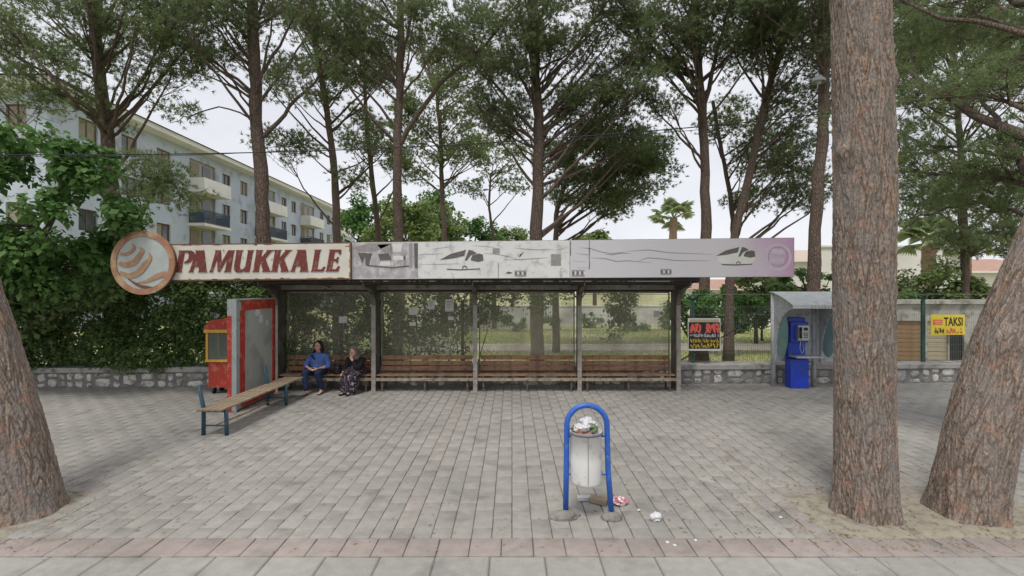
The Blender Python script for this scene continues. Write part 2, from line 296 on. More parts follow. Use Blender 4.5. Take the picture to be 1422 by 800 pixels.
class MB:
    def __init__(s): s.v = []; s.f = []; s.sm = []
    def add(s, vs, fs, smooth=False):
        k = len(s.v); s.v += [tuple(v) for v in vs]; s.f += [tuple(i+k for i in f) for f in fs]; s.sm += [smooth]*len(fs); return s
    def box(s, x0, x1, y0, y1, z0, z1, M=None, bev=0):
        if bev:
            b = bev; pr = []
            for z, i in ((z0, b), (z0+b, 0), (z1-b, 0), (z1, b)):
                pr.append([(x0+i, y0+b if 0 else y0+i, z), (x1-i, y0+i, z), (x1-i, y1-i, z), (x0+i, y1-i, z)])
            vs = [v for r in pr for v in r]
            fs = [(3, 2, 1, 0), (12, 13, 14, 15)]
            for r in range(3):
                for i in range(4): j = (i+1) % 4; fs.append((r*4+i, r*4+j, r*4+4+j, r*4+4+i))
        else:
            vs = [(x0, y0, z0), (x1, y0, z0), (x1, y1, z0), (x0, y1, z0), (x0, y0, z1), (x1, y0, z1), (x1, y1, z1), (x0, y1, z1)]
            fs = [(3, 2, 1, 0), (4, 5, 6, 7), (0, 1, 5, 4), (1, 2, 6, 5), (2, 3, 7, 6), (3, 0, 4, 7)]
        if M is not None: vs = [M @ Vector(v) for v in vs]
        return s.add(vs, fs)
    def prism(s, poly, axis, a, b):
        """polygon in the plane across `axis`, extruded from a to b. poly pairs are the two other axes in xyz order"""
        n = len(poly)
        def mk(p, t):
            return {'x': (t, p[0], p[1]), 'y': (p[0], t, p[1]), 'z': (p[0], p[1], t)}[axis]
        vs = [mk(p, a) for p in poly]+[mk(p, b) for p in poly]
        tri = tessellate_polygon([[Vector((p[0], p[1], 0)) for p in poly]])
        fs = [tuple(t) for t in tri]+[tuple(i+n for i in reversed(t)) for t in tri]
        fs += [(i, (i+1) % n, (i+1) % n+n, i+n) for i in range(n)]
        return s.add(vs, fs)
    def tube(s, pts, rad, n=8, cap=True, smooth=True, ell=None):
        pts = [Vector(p) for p in pts]; m = len(pts)
        if not hasattr(rad, '__len__'): rad = [rad]*m
        vs = []; up = None
        for i in range(m):
            t = (pts[min(i+1, m-1)]-pts[max(i-1, 0)]).normalized()
            if up is None:
                up = Vector((0, 0, 1)) if abs(t.z) < .8 else Vector((0, 1, 0))
            a = t.cross(up).normalized(); b = a.cross(t).normalized(); up = b
            for k in range(n):
                q = 2*math.pi*k/n; e = ell[i] if ell else 1
                vs.append(pts[i]+a*math.cos(q)*rad[i]+b*math.sin(q)*rad[i]*e)
        fs = [(i*n+k, i*n+(k+1) % n, (i+1)*n+(k+1) % n, (i+1)*n+k) for i in range(m-1) for k in range(n)]
        if cap: fs += [tuple(range(n))[::-1], tuple((m-1)*n+k for k in range(n))]
        return s.add(vs, fs, smooth)
    def lathe(s, prof, cx, cy, n=24, smooth=True, cap=False):
        vs = [(cx+r*math.cos(2*math.pi*k/n), cy+r*math.sin(2*math.pi*k/n), z) for r, z in prof for k in range(n)]
        fs = [(i*n+k, i*n+(k+1) % n, (i+1)*n+(k+1) % n, (i+1)*n+k) for i in range(len(prof)-1) for k in range(n)]
        if cap: fs += [tuple(range(n))[::-1], tuple((len(prof)-1)*n+k for k in range(n))]
        return s.add(vs, fs, smooth)
    def ball(s, c, r, n=12, m=8, ax=(1, 1, 1), M=None):
        c = Vector(c); vs = []
        for i in range(m+1):
            t = math.pi*i/m
            for k in range(n):
                q = 2*math.pi*k/n
                d = Vector((ax[0]*math.sin(t)*math.cos(q), ax[1]*math.sin(t)*math.sin(q), ax[2]*math.cos(t)))*r
                if M is not None: d = M @ d
                vs.append(c+d)
        fs = [(i*n+k, (i+1)*n+k, (i+1)*n+(k+1) % n, i*n+(k+1) % n) for i in range(m) for k in range(n)]
        return s.add(vs, fs, True)
    def build(s, name, m, parent=None, origin=None, label=None, cat=None, group=None, kind=None, rot=None):
        V = np.array([tuple(v) for v in s.v], dtype=float)
        if origin is None:
            lo, hi = V.min(0), V.max(0); origin = Vector(((lo[0]+hi[0])/2, (lo[1]+hi[1])/2, lo[2] if parent is None else (lo[2]+hi[2])/2))
        origin = Vector(origin); V = V-np.array(origin)
        me = bpy.data.meshes.new(name); me.from_pydata(V.tolist(), [], s.f); me.validate()
        me.polygons.foreach_set('use_smooth', s.sm[:len(me.polygons)] if len(s.sm) >= len(me.polygons) else [False]*len(me.polygons))
        bm = bmesh.new(); bm.from_mesh(me); bmesh.ops.recalc_face_normals(bm, faces=bm.faces); bm.to_mesh(me); bm.free()
        me.materials.append(m); o = bpy.data.objects.new(name, me); link(o, parent, origin)
        return tag(o, label, cat, group, kind)
def copy_tree(o, loc, parent=None):
    c = o.copy(); C.objects.link(c); WORLD[c.name] = Vector(loc)
    if parent is None: c.location = loc
    else: c.parent = parent
    for ch in list(o.children):
        k = ch.copy(); C.objects.link(k); k.parent = c; WORLD[k.name] = Vector(loc)
        for g in ch.children:
            q = g.copy(); C.objects.link(q); q.parent = k
    return c
def spline(pts, n):
    """catmull-rom through pts, n samples"""
    pts = [np.array(p, dtype=float) for p in pts]
    if len(pts) < 3: return [Vector(pts[0]+(pts[-1]-pts[0])*t) for t in np.linspace(0, 1, n)]
    q = [2*pts[0]-pts[1]]+pts+[2*pts[-1]-pts[-2]]; out_ = []
    for u in np.linspace(0, len(pts)-1-1e-6, n):
        i = int(u); t = u-i; a, b, c, d = q[i:i+4]
        out_.append(Vector(.5*((2*b)+(-a+c)*t+(2*a-5*b+4*c-d)*t*t+(-a+3*b-3*c+d)*t**3)))
    return out_
def text_part(txt, size, m, parent, loc, name='lettering', depth=.002, width=None, shear=0):
    cu = bpy.data.curves.new('txt', 'FONT'); cu.body = txt; cu.size = size; cu.extrude = depth; cu.shear = shear; cu.resolution_u = 2; cu.offset = size*.018
    t = bpy.data.objects.new('txt', cu); C.objects.link(t); bpy.context.view_layer.update()
    me = bpy.data.meshes.new_from_object(t); bpy.data.objects.remove(t); bpy.data.curves.remove(cu)
    V = np.array([v.co[:] for v in me.vertices]); 
    if width: V[:, 0] *= width/(V[:, 0].max()-V[:, 0].min())
    V[:, 0] -= V[:, 0].min()
    V = np.stack([V[:, 0], -V[:, 2], V[:, 1]], 1)
    me.vertices.foreach_set('co', V.astype(np.float32).ravel()); me.update(); me.name = name
    me.materials.clear(); me.materials.append(m)
    o = bpy.data.objects.new(name, me); return link(o, parent, loc)
# ================================================= THE SETTING: ground, road, kerb, paving
def sheet(name, x0, x1, y0, y1, z, m):
    b = MB(); b.add([(x0, y0, z), (x1, y0, z), (x1, y1, z), (x0, y1, z)], [(0, 1, 2, 3)]); return b.build(name, m, kind='structure', origin=((x0+x1)/2, (y0+y1)/2, z))
sheet('ground', -400, 400, -300, 900, -.20, G['lawn'])
sheet('road', -60, 60, -9, 3.3, -.13, G['asphalt'])
sheet('lawn', -90, 120, 12.9, 140, -.01, G['lawn'])
pb = MB(); xs = [-4, 0, 4, 8, 12, 18, 26, 40]
yc = [20.2, 20.6, 20.6, 20.9, 20.6, 20.2, 20.4, 21]; hw = [1.0, 1.2, 1.1, 1.3, 1.2, 1.1, 1.3, 1.3]
vs = [(x, c-h, -.004) for x, c, h in zip(xs, yc, hw)]+[(x, c+h, -.004) for x, c, h in zip(xs, yc, hw)]
pb.add(vs, [(i, i+1, i+9, i+8) for i in range(7)]).build('path', G['path'], kind='structure')

Y_FRONT, Y_ROW, Y_BACK = 4.54, 4.87, 13.0
bed = MB(); bed.box(-15, 15, 3.3, 13.0, -.20, -.016)
pavement = bed.build('pavement', G['grout'], kind='structure', origin=(0, 8, -.2))
def tile_shape(w, d, gx, gy, h=.016, bev=.006):
    x0, x1, y0, y1 = gx/2, w-gx/2, gy/2, d-gy/2; b = bev
    V = [(x0, y0, -h), (x1, y0, -h), (x1, y1, -h), (x0, y1, -h), (x0, y0, -b*.6), (x1, y0, -b*.6), (x1, y1, -b*.6), (x0, y1, -b*.6),
         (x0+b, y0+b, 0), (x1-b, y0+b, 0), (x1-b, y1-b, 0), (x0+b, y1-b, 0)]
    Fq = [(8, 9, 10, 11)]+[(r*4+i, r*4+(i+1) % 4, r*4+4+(i+1) % 4, r*4+4+i) for r in (0, 1) for i in range(4)]
    return np.array(V), np.array(Fq)
rng = random.Random(7)
PITS = [(-9.0, -5.0, 4.87, 5.98), (3.2, 5.8, 4.87, 5.92)]      # tree pits: left, right
def in_pit(x0, x1, y0, y1, grow=0):
    for a, b, c, d in PITS:
        if x1 > a-grow+.02 and x0 < b+grow-.02 and y1 > c+.02 and y0 < d+grow-.02: return True
    return False
TW, TD = .20, .40
tiles = []                 # (x, y, w, d, pink)
ncol = int(30/TW)
PINK = set()
for xc in (-9.9, -5.6, -1.2, 3.0, 7.3, 11.6): PINK.add(int((xc+15)/TW))
for i in range(ncol):
    x = -15+i*TW; y = Y_ROW-(TD/2 if i % 2 else 0)
    while y < 12.9:
        y0 = max(y, Y_ROW); y1 = min(y+TD, 12.95); y += TD
        # a tile that runs into a pit stops at its rim (or starts behind it)
        cut = False
        for a, b, c, d in PITS:
            if x+TW > a+.03 and x < b-.03 and y0 < d+.19:
                if y1 > d+.22: y0 = d+.20
                else: cut = True
        if cut or y1-y0 < .05: continue
        tiles.append((x, y0, TW, y1-y0, i in PINK or (rng.random() < .002)))
# pink rows along the back rim of each pit
for a, b, c, d in PITS:
    x = a
    while x < b-.05:
        w = min(.4, b-x); tiles.append((x, d, w, .2, True)); x += .4
def tile_obj(shape_mesh, name, x, y, z, pitch=0, roll=0):
    o = bpy.data.objects.new(name, shape_mesh); C.objects.link(o); o.parent = pavement
    o.location = Vector((x, y, z))-WORLD[pavement.name]; o.rotation_euler = (pitch, roll, 0); return o
def vis(x, y): return abs(x) < y*1.06+.2
tiles.sort(key=lambda t: (t[1] if vis(t[0], t[1]) else 99))
cache = {}
def tmesh(w, d, m, gx=.009, gy=.004):
    k = (round(w, 3), round(d, 3), m.name, rng.randint(0, 5))
    if k not in cache:
        V, Fq = tile_shape(w, d, gx, gy); jr = np.random.RandomState(k[3]*7+1); V[4:8, :2] += jr.uniform(-.0025, .0025, (4, 2)); V[8:, :2] += jr.uniform(-.004, .004, (4, 2)); V[8:, 2] += jr.uniform(-.0015, .0005, 4)
        if k[3] == 5: V[9] += np.array([-.016, .014, -.003]); V[5, 2] -= .005
        cache[k] = fast_mesh('paver', V, Fq, m)
    return cache[k]
for t in tiles[:300]:
    tile_obj(tmesh(t[2], t[3], G['rosy'] if t[4] else G['paver']), 'paver', t[0], t[1], rng.uniform(-.0015, .0015), rng.uniform(-.004, .004), rng.uniform(-.006, .006))
for pink in (False, True):
    VV, FF, k = [], [], 0
    for t in tiles[300:]:
        if t[4] != pink: continue
        V, Fq = tile_shape(t[2], t[3], .009, .0035); V = V+np.array([t[0], t[1], rng.uniform(-.002, .0015)])
        V[8:, 2] += np.array([1, 0, 0, -1])*rng.uniform(-.0008, .0008)
        VV.append(V); FF.append(Fq+k); k += 12
    me = fast_mesh('far_pavers', np.concatenate(VV)-np.array(WORLD[pavement.name]), np.concatenate(FF), G['rosy'] if pink else G['paver'])
    o = bpy.data.objects.new('paver_field' if not pink else 'pink_paver_field', me); link(o, pavement, WORLD[pavement.name]); o['kind'] = 'stuff'
# pink border row
x = -10.0; i = 0
while x < 10:
    w = .30 if x < 5.2 or x > 7 else .21
    tile_obj(tmesh(w, Y_ROW-Y_FRONT, G['pink'], .012, .008), 'border_paver', x, Y_FRONT, rng.uniform(-.002, .002)+.001, 0, rng.uniform(-.004, .004)); x += w
# kerb slabs in front
kb = thing('kerb', (0, 4.2, -.13), 'pale concrete kerb slabs along the front edge of the pavement', 'kerb'); del kb['category']; kb['kind'] = 'structure'
x = -8.2
ks = MB().box(.004, .496, 3.75, 4.533, -.2, .0, bev=.012)
ks0 = ks.build('kerb_slab', G['slab'], kb, origin=(0, 4.2, 0))
ks0.location.x = x; x += .5
while x < 8.2:
    c = ks0.copy(); C.objects.link(c); c.parent = kb; c.location = ks0.location; c.location.x = x; c.location.z = ks0.location.z+rng.uniform(-.003, .002); x += .5
# pits: soil
def soil_patch(a, b, c, d, seed):
    r = np.random.RandomState(seed); nx, ny = int((b-a)/.04), int((d-c)/.04)
    X, Y = np.meshgrid(np.linspace(a-.07, b+.07, nx), np.linspace(c-.06, d+.07, ny))
    Z = .002+.004*np.sin(X*7+seed)*np.sin(Y*9)+r.uniform(-.006, .006, X.shape)+.01*np.sin(X*23)*np.sin(Y*19)
    E = np.minimum(np.minimum(X-a, b-X), np.minimum(Y-c, d-Y)); Z -= np.clip(.05-E+.05*np.sin(X*13)*np.sin(Y*17+seed)+.03*np.sin(X*41+Y*29), 0, .2)*.16
    V = np.stack([X.ravel(), Y.ravel(), Z.ravel()], 1)
    idx = np.arange(nx*ny).reshape(ny, nx); Fq = np.stack([idx[:-1, :-1].ravel(), idx[:-1, 1:].ravel(), idx[1:, 1:].ravel(), idx[1:, :-1].ravel()], 1)
    o = bpy.data.objects.new('soil', fast_mesh('soil', V, Fq, G['soil'], True)); link(o); o['kind'] = 'structure'
for i, p in enumerate(PITS): soil_patch(*p, i+1)
# sand spilled over the pavers round the pits, with twigs and dead needles (scattered real bits)
r_ = np.random.RandomState(5)
def scatter_bits(name, n, fx, fy, size, m, z=.003, label=None):
    X = fx(n); Y = fy(n); V = []; A = r_.uniform(0, 6.28, n); Sx = r_.uniform(.3, 1, n)*size
    for x, y, a, s in zip(X, Y, A, Sx):
        ca, sa = math.cos(a)*s, math.sin(a)*s; h = s*.35
        V += [(x-ca, y-sa, z), (x+sa*.6, y-ca*.6, z), (x+ca, y+sa, z), (x-sa*.6, y+ca*.6, z), (x, y, z+h)]
    V = np.array(V); k = np.arange(n)[:, None]*5
    T = np.concatenate([k+np.array([[0, 1, 4]]), k+np.array([[1, 2, 4]]), k+np.array([[2, 3, 4]]), k+np.array([[3, 0, 4]])])
    o = bpy.data.objects.new(name, fast_mesh(name, V, T, m)); link(o); o['kind'] = 'stuff'; o['label'] = label
scatter_bits('debris', 1400, lambda n: np.where(r_.rand(n) < .5, r_.normal(3.7, .55, n), r_.normal(-5.0, .5, n)), lambda n: r_.normal(5.3, .4, n), .014, G['soil'], label='sandy grit and crumbs scattered round the tree pits')
scatter_bits('needle_litter', 2400, lambda n: np.where(r_.rand(n) < .55, r_.normal(4.2, 1.3, n), np.where(r_.rand(n) < .5, r_.normal(-5.6, 1.1, n), r_.uniform(-9, 9, n))), lambda n: np.abs(r_.normal(0, 1.6, n))+4.6, .03, G['wood_worn'], z=.0015, label='dry brown pine needles fallen on the pavers')
scatter_bits('litter_specks', 60, lambda n: r_.uniform(-9, 9, n), lambda n: r_.uniform(5, 12, n), .018, G['paper'], label='tiny white scraps lying about on the pavers')

# ================================================= STONE WALL and FENCE
def wall_y(x): return 12.55+.03*x
def wall_piece(xa, xb, label, seed):
    t = thing('stone_wall', ((xa+xb)/2, wall_y((xa+xb)/2), 0), label, 'wall')
    b = MB(); y0, y1 = wall_y(xa)+.03, wall_y(xb)+.03
    b.add([(xa, y0, 0-.05), (xb, y1, -.05), (xb, y1+.5, -.05), (xa, y0+.5, -.05), (xa, y0, .36), (xb, y1, .36), (xb, y1+.5, .36), (xa, y0+.5, .36)],
          [(3, 2, 1, 0), (4, 5, 6, 7), (0, 1, 5, 4), (1, 2, 6, 5), (2, 3, 7, 6), (3, 0, 4, 7)]); b.build('mortar_core', G['mortar'], t)
    rr = random.Random(seed)
    x = xa
    while x < xb-.2:       # concrete coping
        w = min(rr.uniform(1.7, 2.1), xb-x); a = math.atan(.03)
        M = Matrix.Translation((x, wall_y(x)-.03, .4)) @ Matrix.Rotation(a, 4, 'Z')
        MB().box(.004, w-.004, 0, .60, -.035, .085+rr.uniform(-.004, .004), M, bev=.008).build('coping_slab', G['cap'], t); x += w
    x = xa+.03
    while x < xb-.15:      # rubble: columns of one or two stones
        w = rr.choice((rr.uniform(.14, .26), rr.uniform(.28, .56))); w = min(w, xb-.02-x)
        rows = [(0.03, .345)] if (w > .26 and rr.random() < .5) else ([(-.01, .15), (.17, .35)] if rr.random() < .5 else ([(.0, .23), (.24, .355)] if rr.random() < .5 else [(-.01, .10), (.12, .35)]))
        for z0, z1 in rows:
            cx, cz = x+w/2, (z0+z1)/2; hw_, hh = w/2-.004, (z1-z0)/2+.004; n = rr.choice((6, 7, 7, 8, 9)); hw_ *= rr.uniform(.86, 1.06); hh *= rr.uniform(.84, 1.02); off = rr.uniform(0, 6); ring = []; off = rr.uniform(0, 6)
            for k in range(n):
                q = 2*math.pi*(k+rr.uniform(-.28, .28))/n+off; s = rr.uniform(.80, 1.08); cs, sn = math.cos(q), math.sin(q)
                e = .62; ring.append((hw_*s*math.copysign(abs(cs)**e, cs), hh*s*math.copysign(abs(sn)**e, sn)))
            dep = rr.uniform(.010, .028); yb = wall_y(cx)+.031; V = []
            for sc_, dy in ((1, .02), (.98, -dep*.45), (.88, -dep*.9), (.45, -dep)):
                for u, v in ring: V.append((cx+u*sc_, yb+dy+rr.uniform(-.004, .004), cz+v*sc_))
            V.append((cx, yb-dep*1.02, cz)); Fs = []
            for rI in range(3):
                for k in range(n): Fs.append((rI*n+k, rI*n+(k+1) % n, (rI+1)*n+(k+1) % n, (rI+1)*n+k))
            for k in range(n): Fs.append((3*n+k, 3*n+(k+1) % n, 4*n))
            q = MB().add(V, Fs, True); o = q.build('wall_stone', G['stone'] if rr.random() < .66 else G['stone2'], t)
        x += w+rr.uniform(.005, .05)
wall_piece(-14.2, -5.9, 'low rubble stone wall with concrete coping below the ivy, left of the shelter', 3)
wall_piece(-5.9, 4.3, 'low rubble stone wall running behind the shelter benches', 4)
wall_piece(4.3, 14.2, 'low rubble stone wall with concrete coping right of the shelter, behind the phone booth', 5)
def fence_y(x): return wall_y(x)+.33
def fence(xa, xb, posts, label, sy=False):
    t = thing('wire_fence', ((xa+xb)/2, fence_y((xa+xb)/2), .475), label, 'fence')
    w = MB(); x = xa
    def seg(p, q, r):
        w.tube([p, q], r, n=3, cap=False, smooth=False)
    while x <= xb+.001:
        y = fence_y(x); seg((x, y, .50), (x, y, 2.0), .0024); x += .05
    z = .55
    while z < 2.02: seg((xa, fence_y(xa)-.005, z), (xb, fence_y(xb)-.005, z), .003); z += .2
    o = w.build('wire_mesh', G['wire'], t); o['kind'] = 'stuff'
    for px_ in posts:
        y = fence_y(px_)+.03
        MB().box(px_-.04, px_+.04, y-.03, y+.03, .475, 2.12, bev=.004).build('fence_post', G['fence_green'], t)
        MB().tube([(px_, y, 2.1), (px_+.16, y-.03, 2.32)], .02, 5).tube([(px_, y, 2.1), (px_-.14, y+.03, 2.30)], .02, 5).build('post_fork', G['fence_green'], t)
    MB().tube([(xa, fence_y(xa)-.05, 2.29), (xb, fence_y(xb)-.05, 2.29)], .004, 3, False, False).tube([(xa, fence_y(xa)+.08, 2.28), (xb, fence_y(xb)+.08, 2.28)], .004, 3, False, False).build('top_wire', G['wire'], t)
fence(-14, -5.9, (-13.4, -10.3, -7.25), 'green wire mesh fence grown over with ivy, left of the shelter')
fence(-5.9, 4.3, (-4.38, -1.28, 1.75), 'green wire mesh fence standing behind the shelter glass')
fence(4.3, 14.2, (4.75, 7.85, 10.95, 14.0), 'green wire mesh fence with forked posts, right of the shelter')

# ================================================= FOLIAGE GENERATORS
def needle_mesh(centers, radii, rs, tufts, blades, Ln, wd, flat=.6, droop=0):
    c = np.repeat(centers, tufts, 0); r = np.repeat(radii, tufts); n = len(c)
    d = rs.normal(size=(n, 3)); d /= np.linalg.norm(d, axis=1)[:, None]; u = rs.rand(n)**.45
    off = d*(u*r)[:, None]; off[:, 2] *= flat; p = c+off
    dr = d*.8+np.array([0, 0, .55-droop]); dr /= np.linalg.norm(dr, axis=1)[:, None]
    p = np.repeat(p, blades, 0); dr = np.repeat(dr, blades, 0); m = len(p)
    q = rs.normal(size=(m, 3)); q /= np.linalg.norm(q, axis=1)[:, None]
    t = dr*.75+q*.8; t /= np.linalg.norm(t, axis=1)[:, None]
    tip = p+t*(Ln*rs.uniform(.6, 1.15, m))[:, None]; p = p+dr*rs.uniform(-.03, .03, m)[:, None]
    s = np.cross(t, rs.normal(size=(m, 3))); s /= np.linalg.norm(s, axis=1)[:, None]+1e-6; s *= wd/2
    V = np.stack([p-s, p+s, tip], 1).reshape(-1, 3); return V, np.arange(m*3).reshape(-1, 3)
def leaf_geo(pos, size, rs, up=.5, out=None, fold=.25):
    n = len(pos); nr = rs.normal(size=(n, 3)); nr[:, 2] = abs(nr[:, 2])+up
    if out is not None: nr += out
    nr /= np.linalg.norm(nr, axis=1)[:, None]
    t = np.cross(nr, rs.normal(size=(n, 3))); t /= np.linalg.norm(t, axis=1)[:, None]+1e-6
    t[:, 2] -= .3; s = np.cross(nr, t); s /= np.linalg.norm(s, axis=1)[:, None]
    L_ = size*rs.uniform(.4, 1.3, n)[:, None]
    a = pos; b = pos+t*L_*.45+s*L_*.40+nr*L_*fold*.3; e = pos+t*L_; f = pos+t*L_*.45-s*L_*.40+nr*L_*fold*.3
    V = np.stack([a, b, e, f], 1).reshape(-1, 3); return V, np.arange(n*4).reshape(-1, 4)
def stuff_obj(name, V, Fc, m, parent, org):
    o = bpy.data.objects.new(name, fast_mesh(name, V-np.array(org), Fc, m)); return link(o, parent, org)
def in_ell(rs, n, c, r, shell=.5):
    d = rs.normal(size=(n, 3)); d /= np.linalg.norm(d, axis=1)[:, None]; u = rs.uniform(shell**3, 1, n)**(1/3)
    return np.array(c)+d*u[:, None]*np.array(r)
def pine(label, trunk, r0, r1, crowns, seed, m='needle', tufts=24, blades=12, Ln=.15, wd=None, limbs=(), group='pines behind the fence', clump=.48, bark='bark', near=None, limb_n=6.0, flare=.10, ts=None):
    """trunk: [(px,py,D)..]; crowns: [(px,py,D,rx,ry,rz,n)] metres"""
    ts = ts or (1 if near else .86); crowns = [c[:6]+(int(c[6]*1.55),) for c in crowns]
    rs = np.random.RandomState(seed); rr = random.Random(seed)
    pts = [P(*q) for q in trunk]; base = Vector((pts[0].x, pts[0].y, 0)) if pts[0].z > .3 else pts[0].copy(); base.z = 0
    if pts[0].z > .05: pts = [Vector((pts[0].x-(pts[1].x-pts[0].x)*.2, pts[0].y, -.05))]+pts
    t = thing('pine_tree', base, label, 'tree', group)
    line = spline(pts, 26); zz = [p.z for p in line]; H = zz[-1]
    def rad(z): 
        k = max(0, min(1, z/H)); return ts*(r0+(r1-r0)*k)+flare*r0*math.exp(-z/.30)
    if near is None:
        b = MB(); n = 12
        jl = [p+Vector((rr.uniform(-1, 1), rr.uniform(-1, 1), 0))*r0*.12 for p in line]
        b.tube(jl, [rad(p.z)*rr.uniform(.93, 1.07) for p in line], n); b.build('trunk', G[bark], t)
    else: near(t, line, rad)
    def at_z(z):
        for i in range(len(line)-1):
            if line[i].z <= z <= line[i+1].z:
                k = (z-line[i].z)/max(1e-5, line[i+1].z-line[i].z); return line[i].lerp(line[i+1], k)
        return line[-1] if z > line[-1].z else line[0]
    cl = []; 
    def bez(a, b_, c, n): return [a*(1-u)**2+b_*2*u*(1-u)+c*u*u for u in [i/(n-1) for i in range(n)]]
    def twist(L_, amp): 
        return [p+Vector((rr.uniform(-1, 1), rr.uniform(-1, 1), rr.uniform(-1, 1)))*amp*(0 if i == 0 else 1) for i, p in enumerate(L_)]
    def limb_with(clumps, a, end, rb, curve=None):
        b = MB(); Ld = (end-a).length
        if curve is None:
            mid = a.lerp(end, .55); mid.z -= Ld*rr.uniform(.02, .16); curve = bez(a, mid, end, 9)
        curve = twist(curve, Ld*.012); nC = len(curve)
        b.tube(curve, [rb*(1-.75*i/(nC-1)) for i in range(nC)], 6, False)
        for c in clumps:
            c = Vector(c); best = min(range(2, nC-1), key=lambda i: (curve[i]-c).length+(.35*Ld*(i < nC*.35)))
            s = curve[best-1 if best > 2 else best]; L2 = (c-s).length; mid = s.lerp(c, .5)+Vector((0, 0, -L2*rr.uniform(0, .12)))+Vector((rr.uniform(-1, 1), rr.uniform(-1, 1), 0))*L2*.08
            r2 = rb*(1-.75*best/(nC-1))*.5; r2 = max(r2, .010)
            sub = twist(bez(s, mid, c, 6), L2*.02)
            b.tube(sub, [max(.006, r2*(1-.7*i/5)) for i in range(6)], 4, False)
            for k in range(4):     # bare little twigs
                q = sub[2+k % 4] if 2+k % 4 < 6 else sub[-1]; e = q+Vector((rr.uniform(-1, 1), rr.uniform(-1, 1), rr.uniform(-.3, .8)))*rr.uniform(.25, .5)
                b.tube([q, q.lerp(e, .5)+Vector((0, 0, -.03)), e], [.008, .006, .004], 3, False)
        b.build('limb', G[bark if bark != 'bark_near' else 'bark'], t)
    for (px, py, D, rx, ry, rz, n) in crowns:
        c0 = P(px, py, D); pos = in_ell(rs, n, c0, (rx, ry, rz), .45)
        k = max(1, int(round(n/limb_n))); ends = [Vector(pos[i]) for i in rs.choice(n, k, replace=False)]
        grp = [[] for _ in ends]
        for q in pos: grp[min(range(k), key=lambda i: (ends[i]-Vector(q)).length)].append(q)
        for e, g in zip(ends, grp):
            hd = math.hypot(e.x-at_z(e.z).x, e.y-at_z(e.z).y); za = e.z-hd*rr.uniform(.35, 1.0)-rr.uniform(.2, .9); za = max(3.5 if near is None else 1.9, min(za, H-.1))
            a = at_z(za); limb_with(g, a, e, .014+.0085*(e-a).length+.05*rad(za))
        cl.append(pos)
    for L_, rb, ncl, spread in limbs:       # explicit limbs: [(px,py,D)...], base radius, clumps along the outer part, spread (m)
        cv = spline([P(*q) for q in L_], 12); g = []
        for i in range(ncl):
            u = rr.uniform(.35, 1.0); q = cv[int(u*11)]
            g.append(np.array(q)+rs.normal(size=3)*spread*np.array([1, 1, .6]))
        limb_with(g, cv[0], cv[-1], rb, cv)
        if g: cl.append(np.array(g))
    if cl:
        cl = np.concatenate(cl); D0 = np.mean(cl[:, 1])
        V, Fc = needle_mesh(cl, rs.uniform(.7, 1.35, len(cl))*clump, rs, int(tufts*1.25), blades, Ln, wd or max(.011, D0*.00125))
        stuff_obj('crown', V, Fc, G[m], t, base)
    return t
def leafy_mass(cents, radii, n, rs, size, flat=.8):
    k = rs.randint(0, len(cents), n); d = rs.normal(size=(n, 3)); d /= np.linalg.norm(d, axis=1)[:, None]
    u = rs.rand(n)**.33; off = d*(u*radii[k])[:, None]; off[:, 2] *= flat
    return leaf_geo(cents[k]+off, size, rs, out=d*.6)
def bush(name, label, c, r, ncl, nleaf, size, m, seed, cat='bush', group=None, trunk=None, tr=.1, clump=.45, shell=.55):
    """crown ellipsoid (centre c, radii r) of leaf clumps; a stem from the ground to it"""
    rs = np.random.RandomState(seed); rr = random.Random(seed); c = Vector(c)
    base = Vector(trunk if trunk else (c.x, c.y, 0)); t = thing(name, base, label, cat, group)
    cents = in_ell(rs, ncl, c, r, shell); rad_ = rs.uniform(.6, 1.3, ncl)*clump*min(r)
    b = MB(); top = c.copy(); top.z -= r[2]*.2
    tl = spline([base, base.lerp(top, .5)+Vector((rr.uniform(-.1, .1), 0, 0)), top], 8); b.tube(tl, [tr*(1-.6*i/7) for i in range(8)], 8)
    for q in cents[:min(ncl, 26)]:
        s = tl[rr.randint(3, 7)]; e = Vector(q); b.tube([s, s.lerp(e, .5)+Vector((0, 0, -.1*(e-s).length)), e], [tr*.4, tr*.25, tr*.1], 5, False)
    b.build('trunk' if cat == 'tree' else 'stem', G['twig'], t)
    V, Fc = leafy_mass(cents, rad_, nleaf, rs, size); stuff_obj('crown' if cat == 'tree' else 'foliage', V, Fc, G[m], t, base)
    return t
# ================================================= NEAR TRUNKS (plated bark as geometry)
def worley(u, v, nu, seed):
    """u wraps at nu. returns F1, F2 and a random value of the nearest cell"""
    r = np.random.RandomState(seed); nv = int(v.max())+4
    jx = r.rand(nv, nu); jy = r.rand(nv, nu); cv = r.rand(nv, nu)
    iu = np.floor(u).astype(int); iv = np.floor(v).astype(int)
    F1 = np.full(u.shape, 9.); F2 = np.full(u.shape, 9.); cid = np.zeros(u.shape)
    for a in (-1, 0, 1):
        for b in (-1, 0, 1):
            cu, cw = iu+a, np.clip(iv+b, 0, nv-1); du = cu+jx[cw, cu % nu]-u; dv = iv+b+jy[cw, cu % nu]-v; d = np.sqrt(du*du+dv*dv)
            near_ = d < F1; F2 = np.where(near_, F1, np.minimum(F2, d)); cid = np.where(near_, cv[cw, cu % nu], cid); F1 = np.where(near_, d, F1)
    return F1, F2, cid
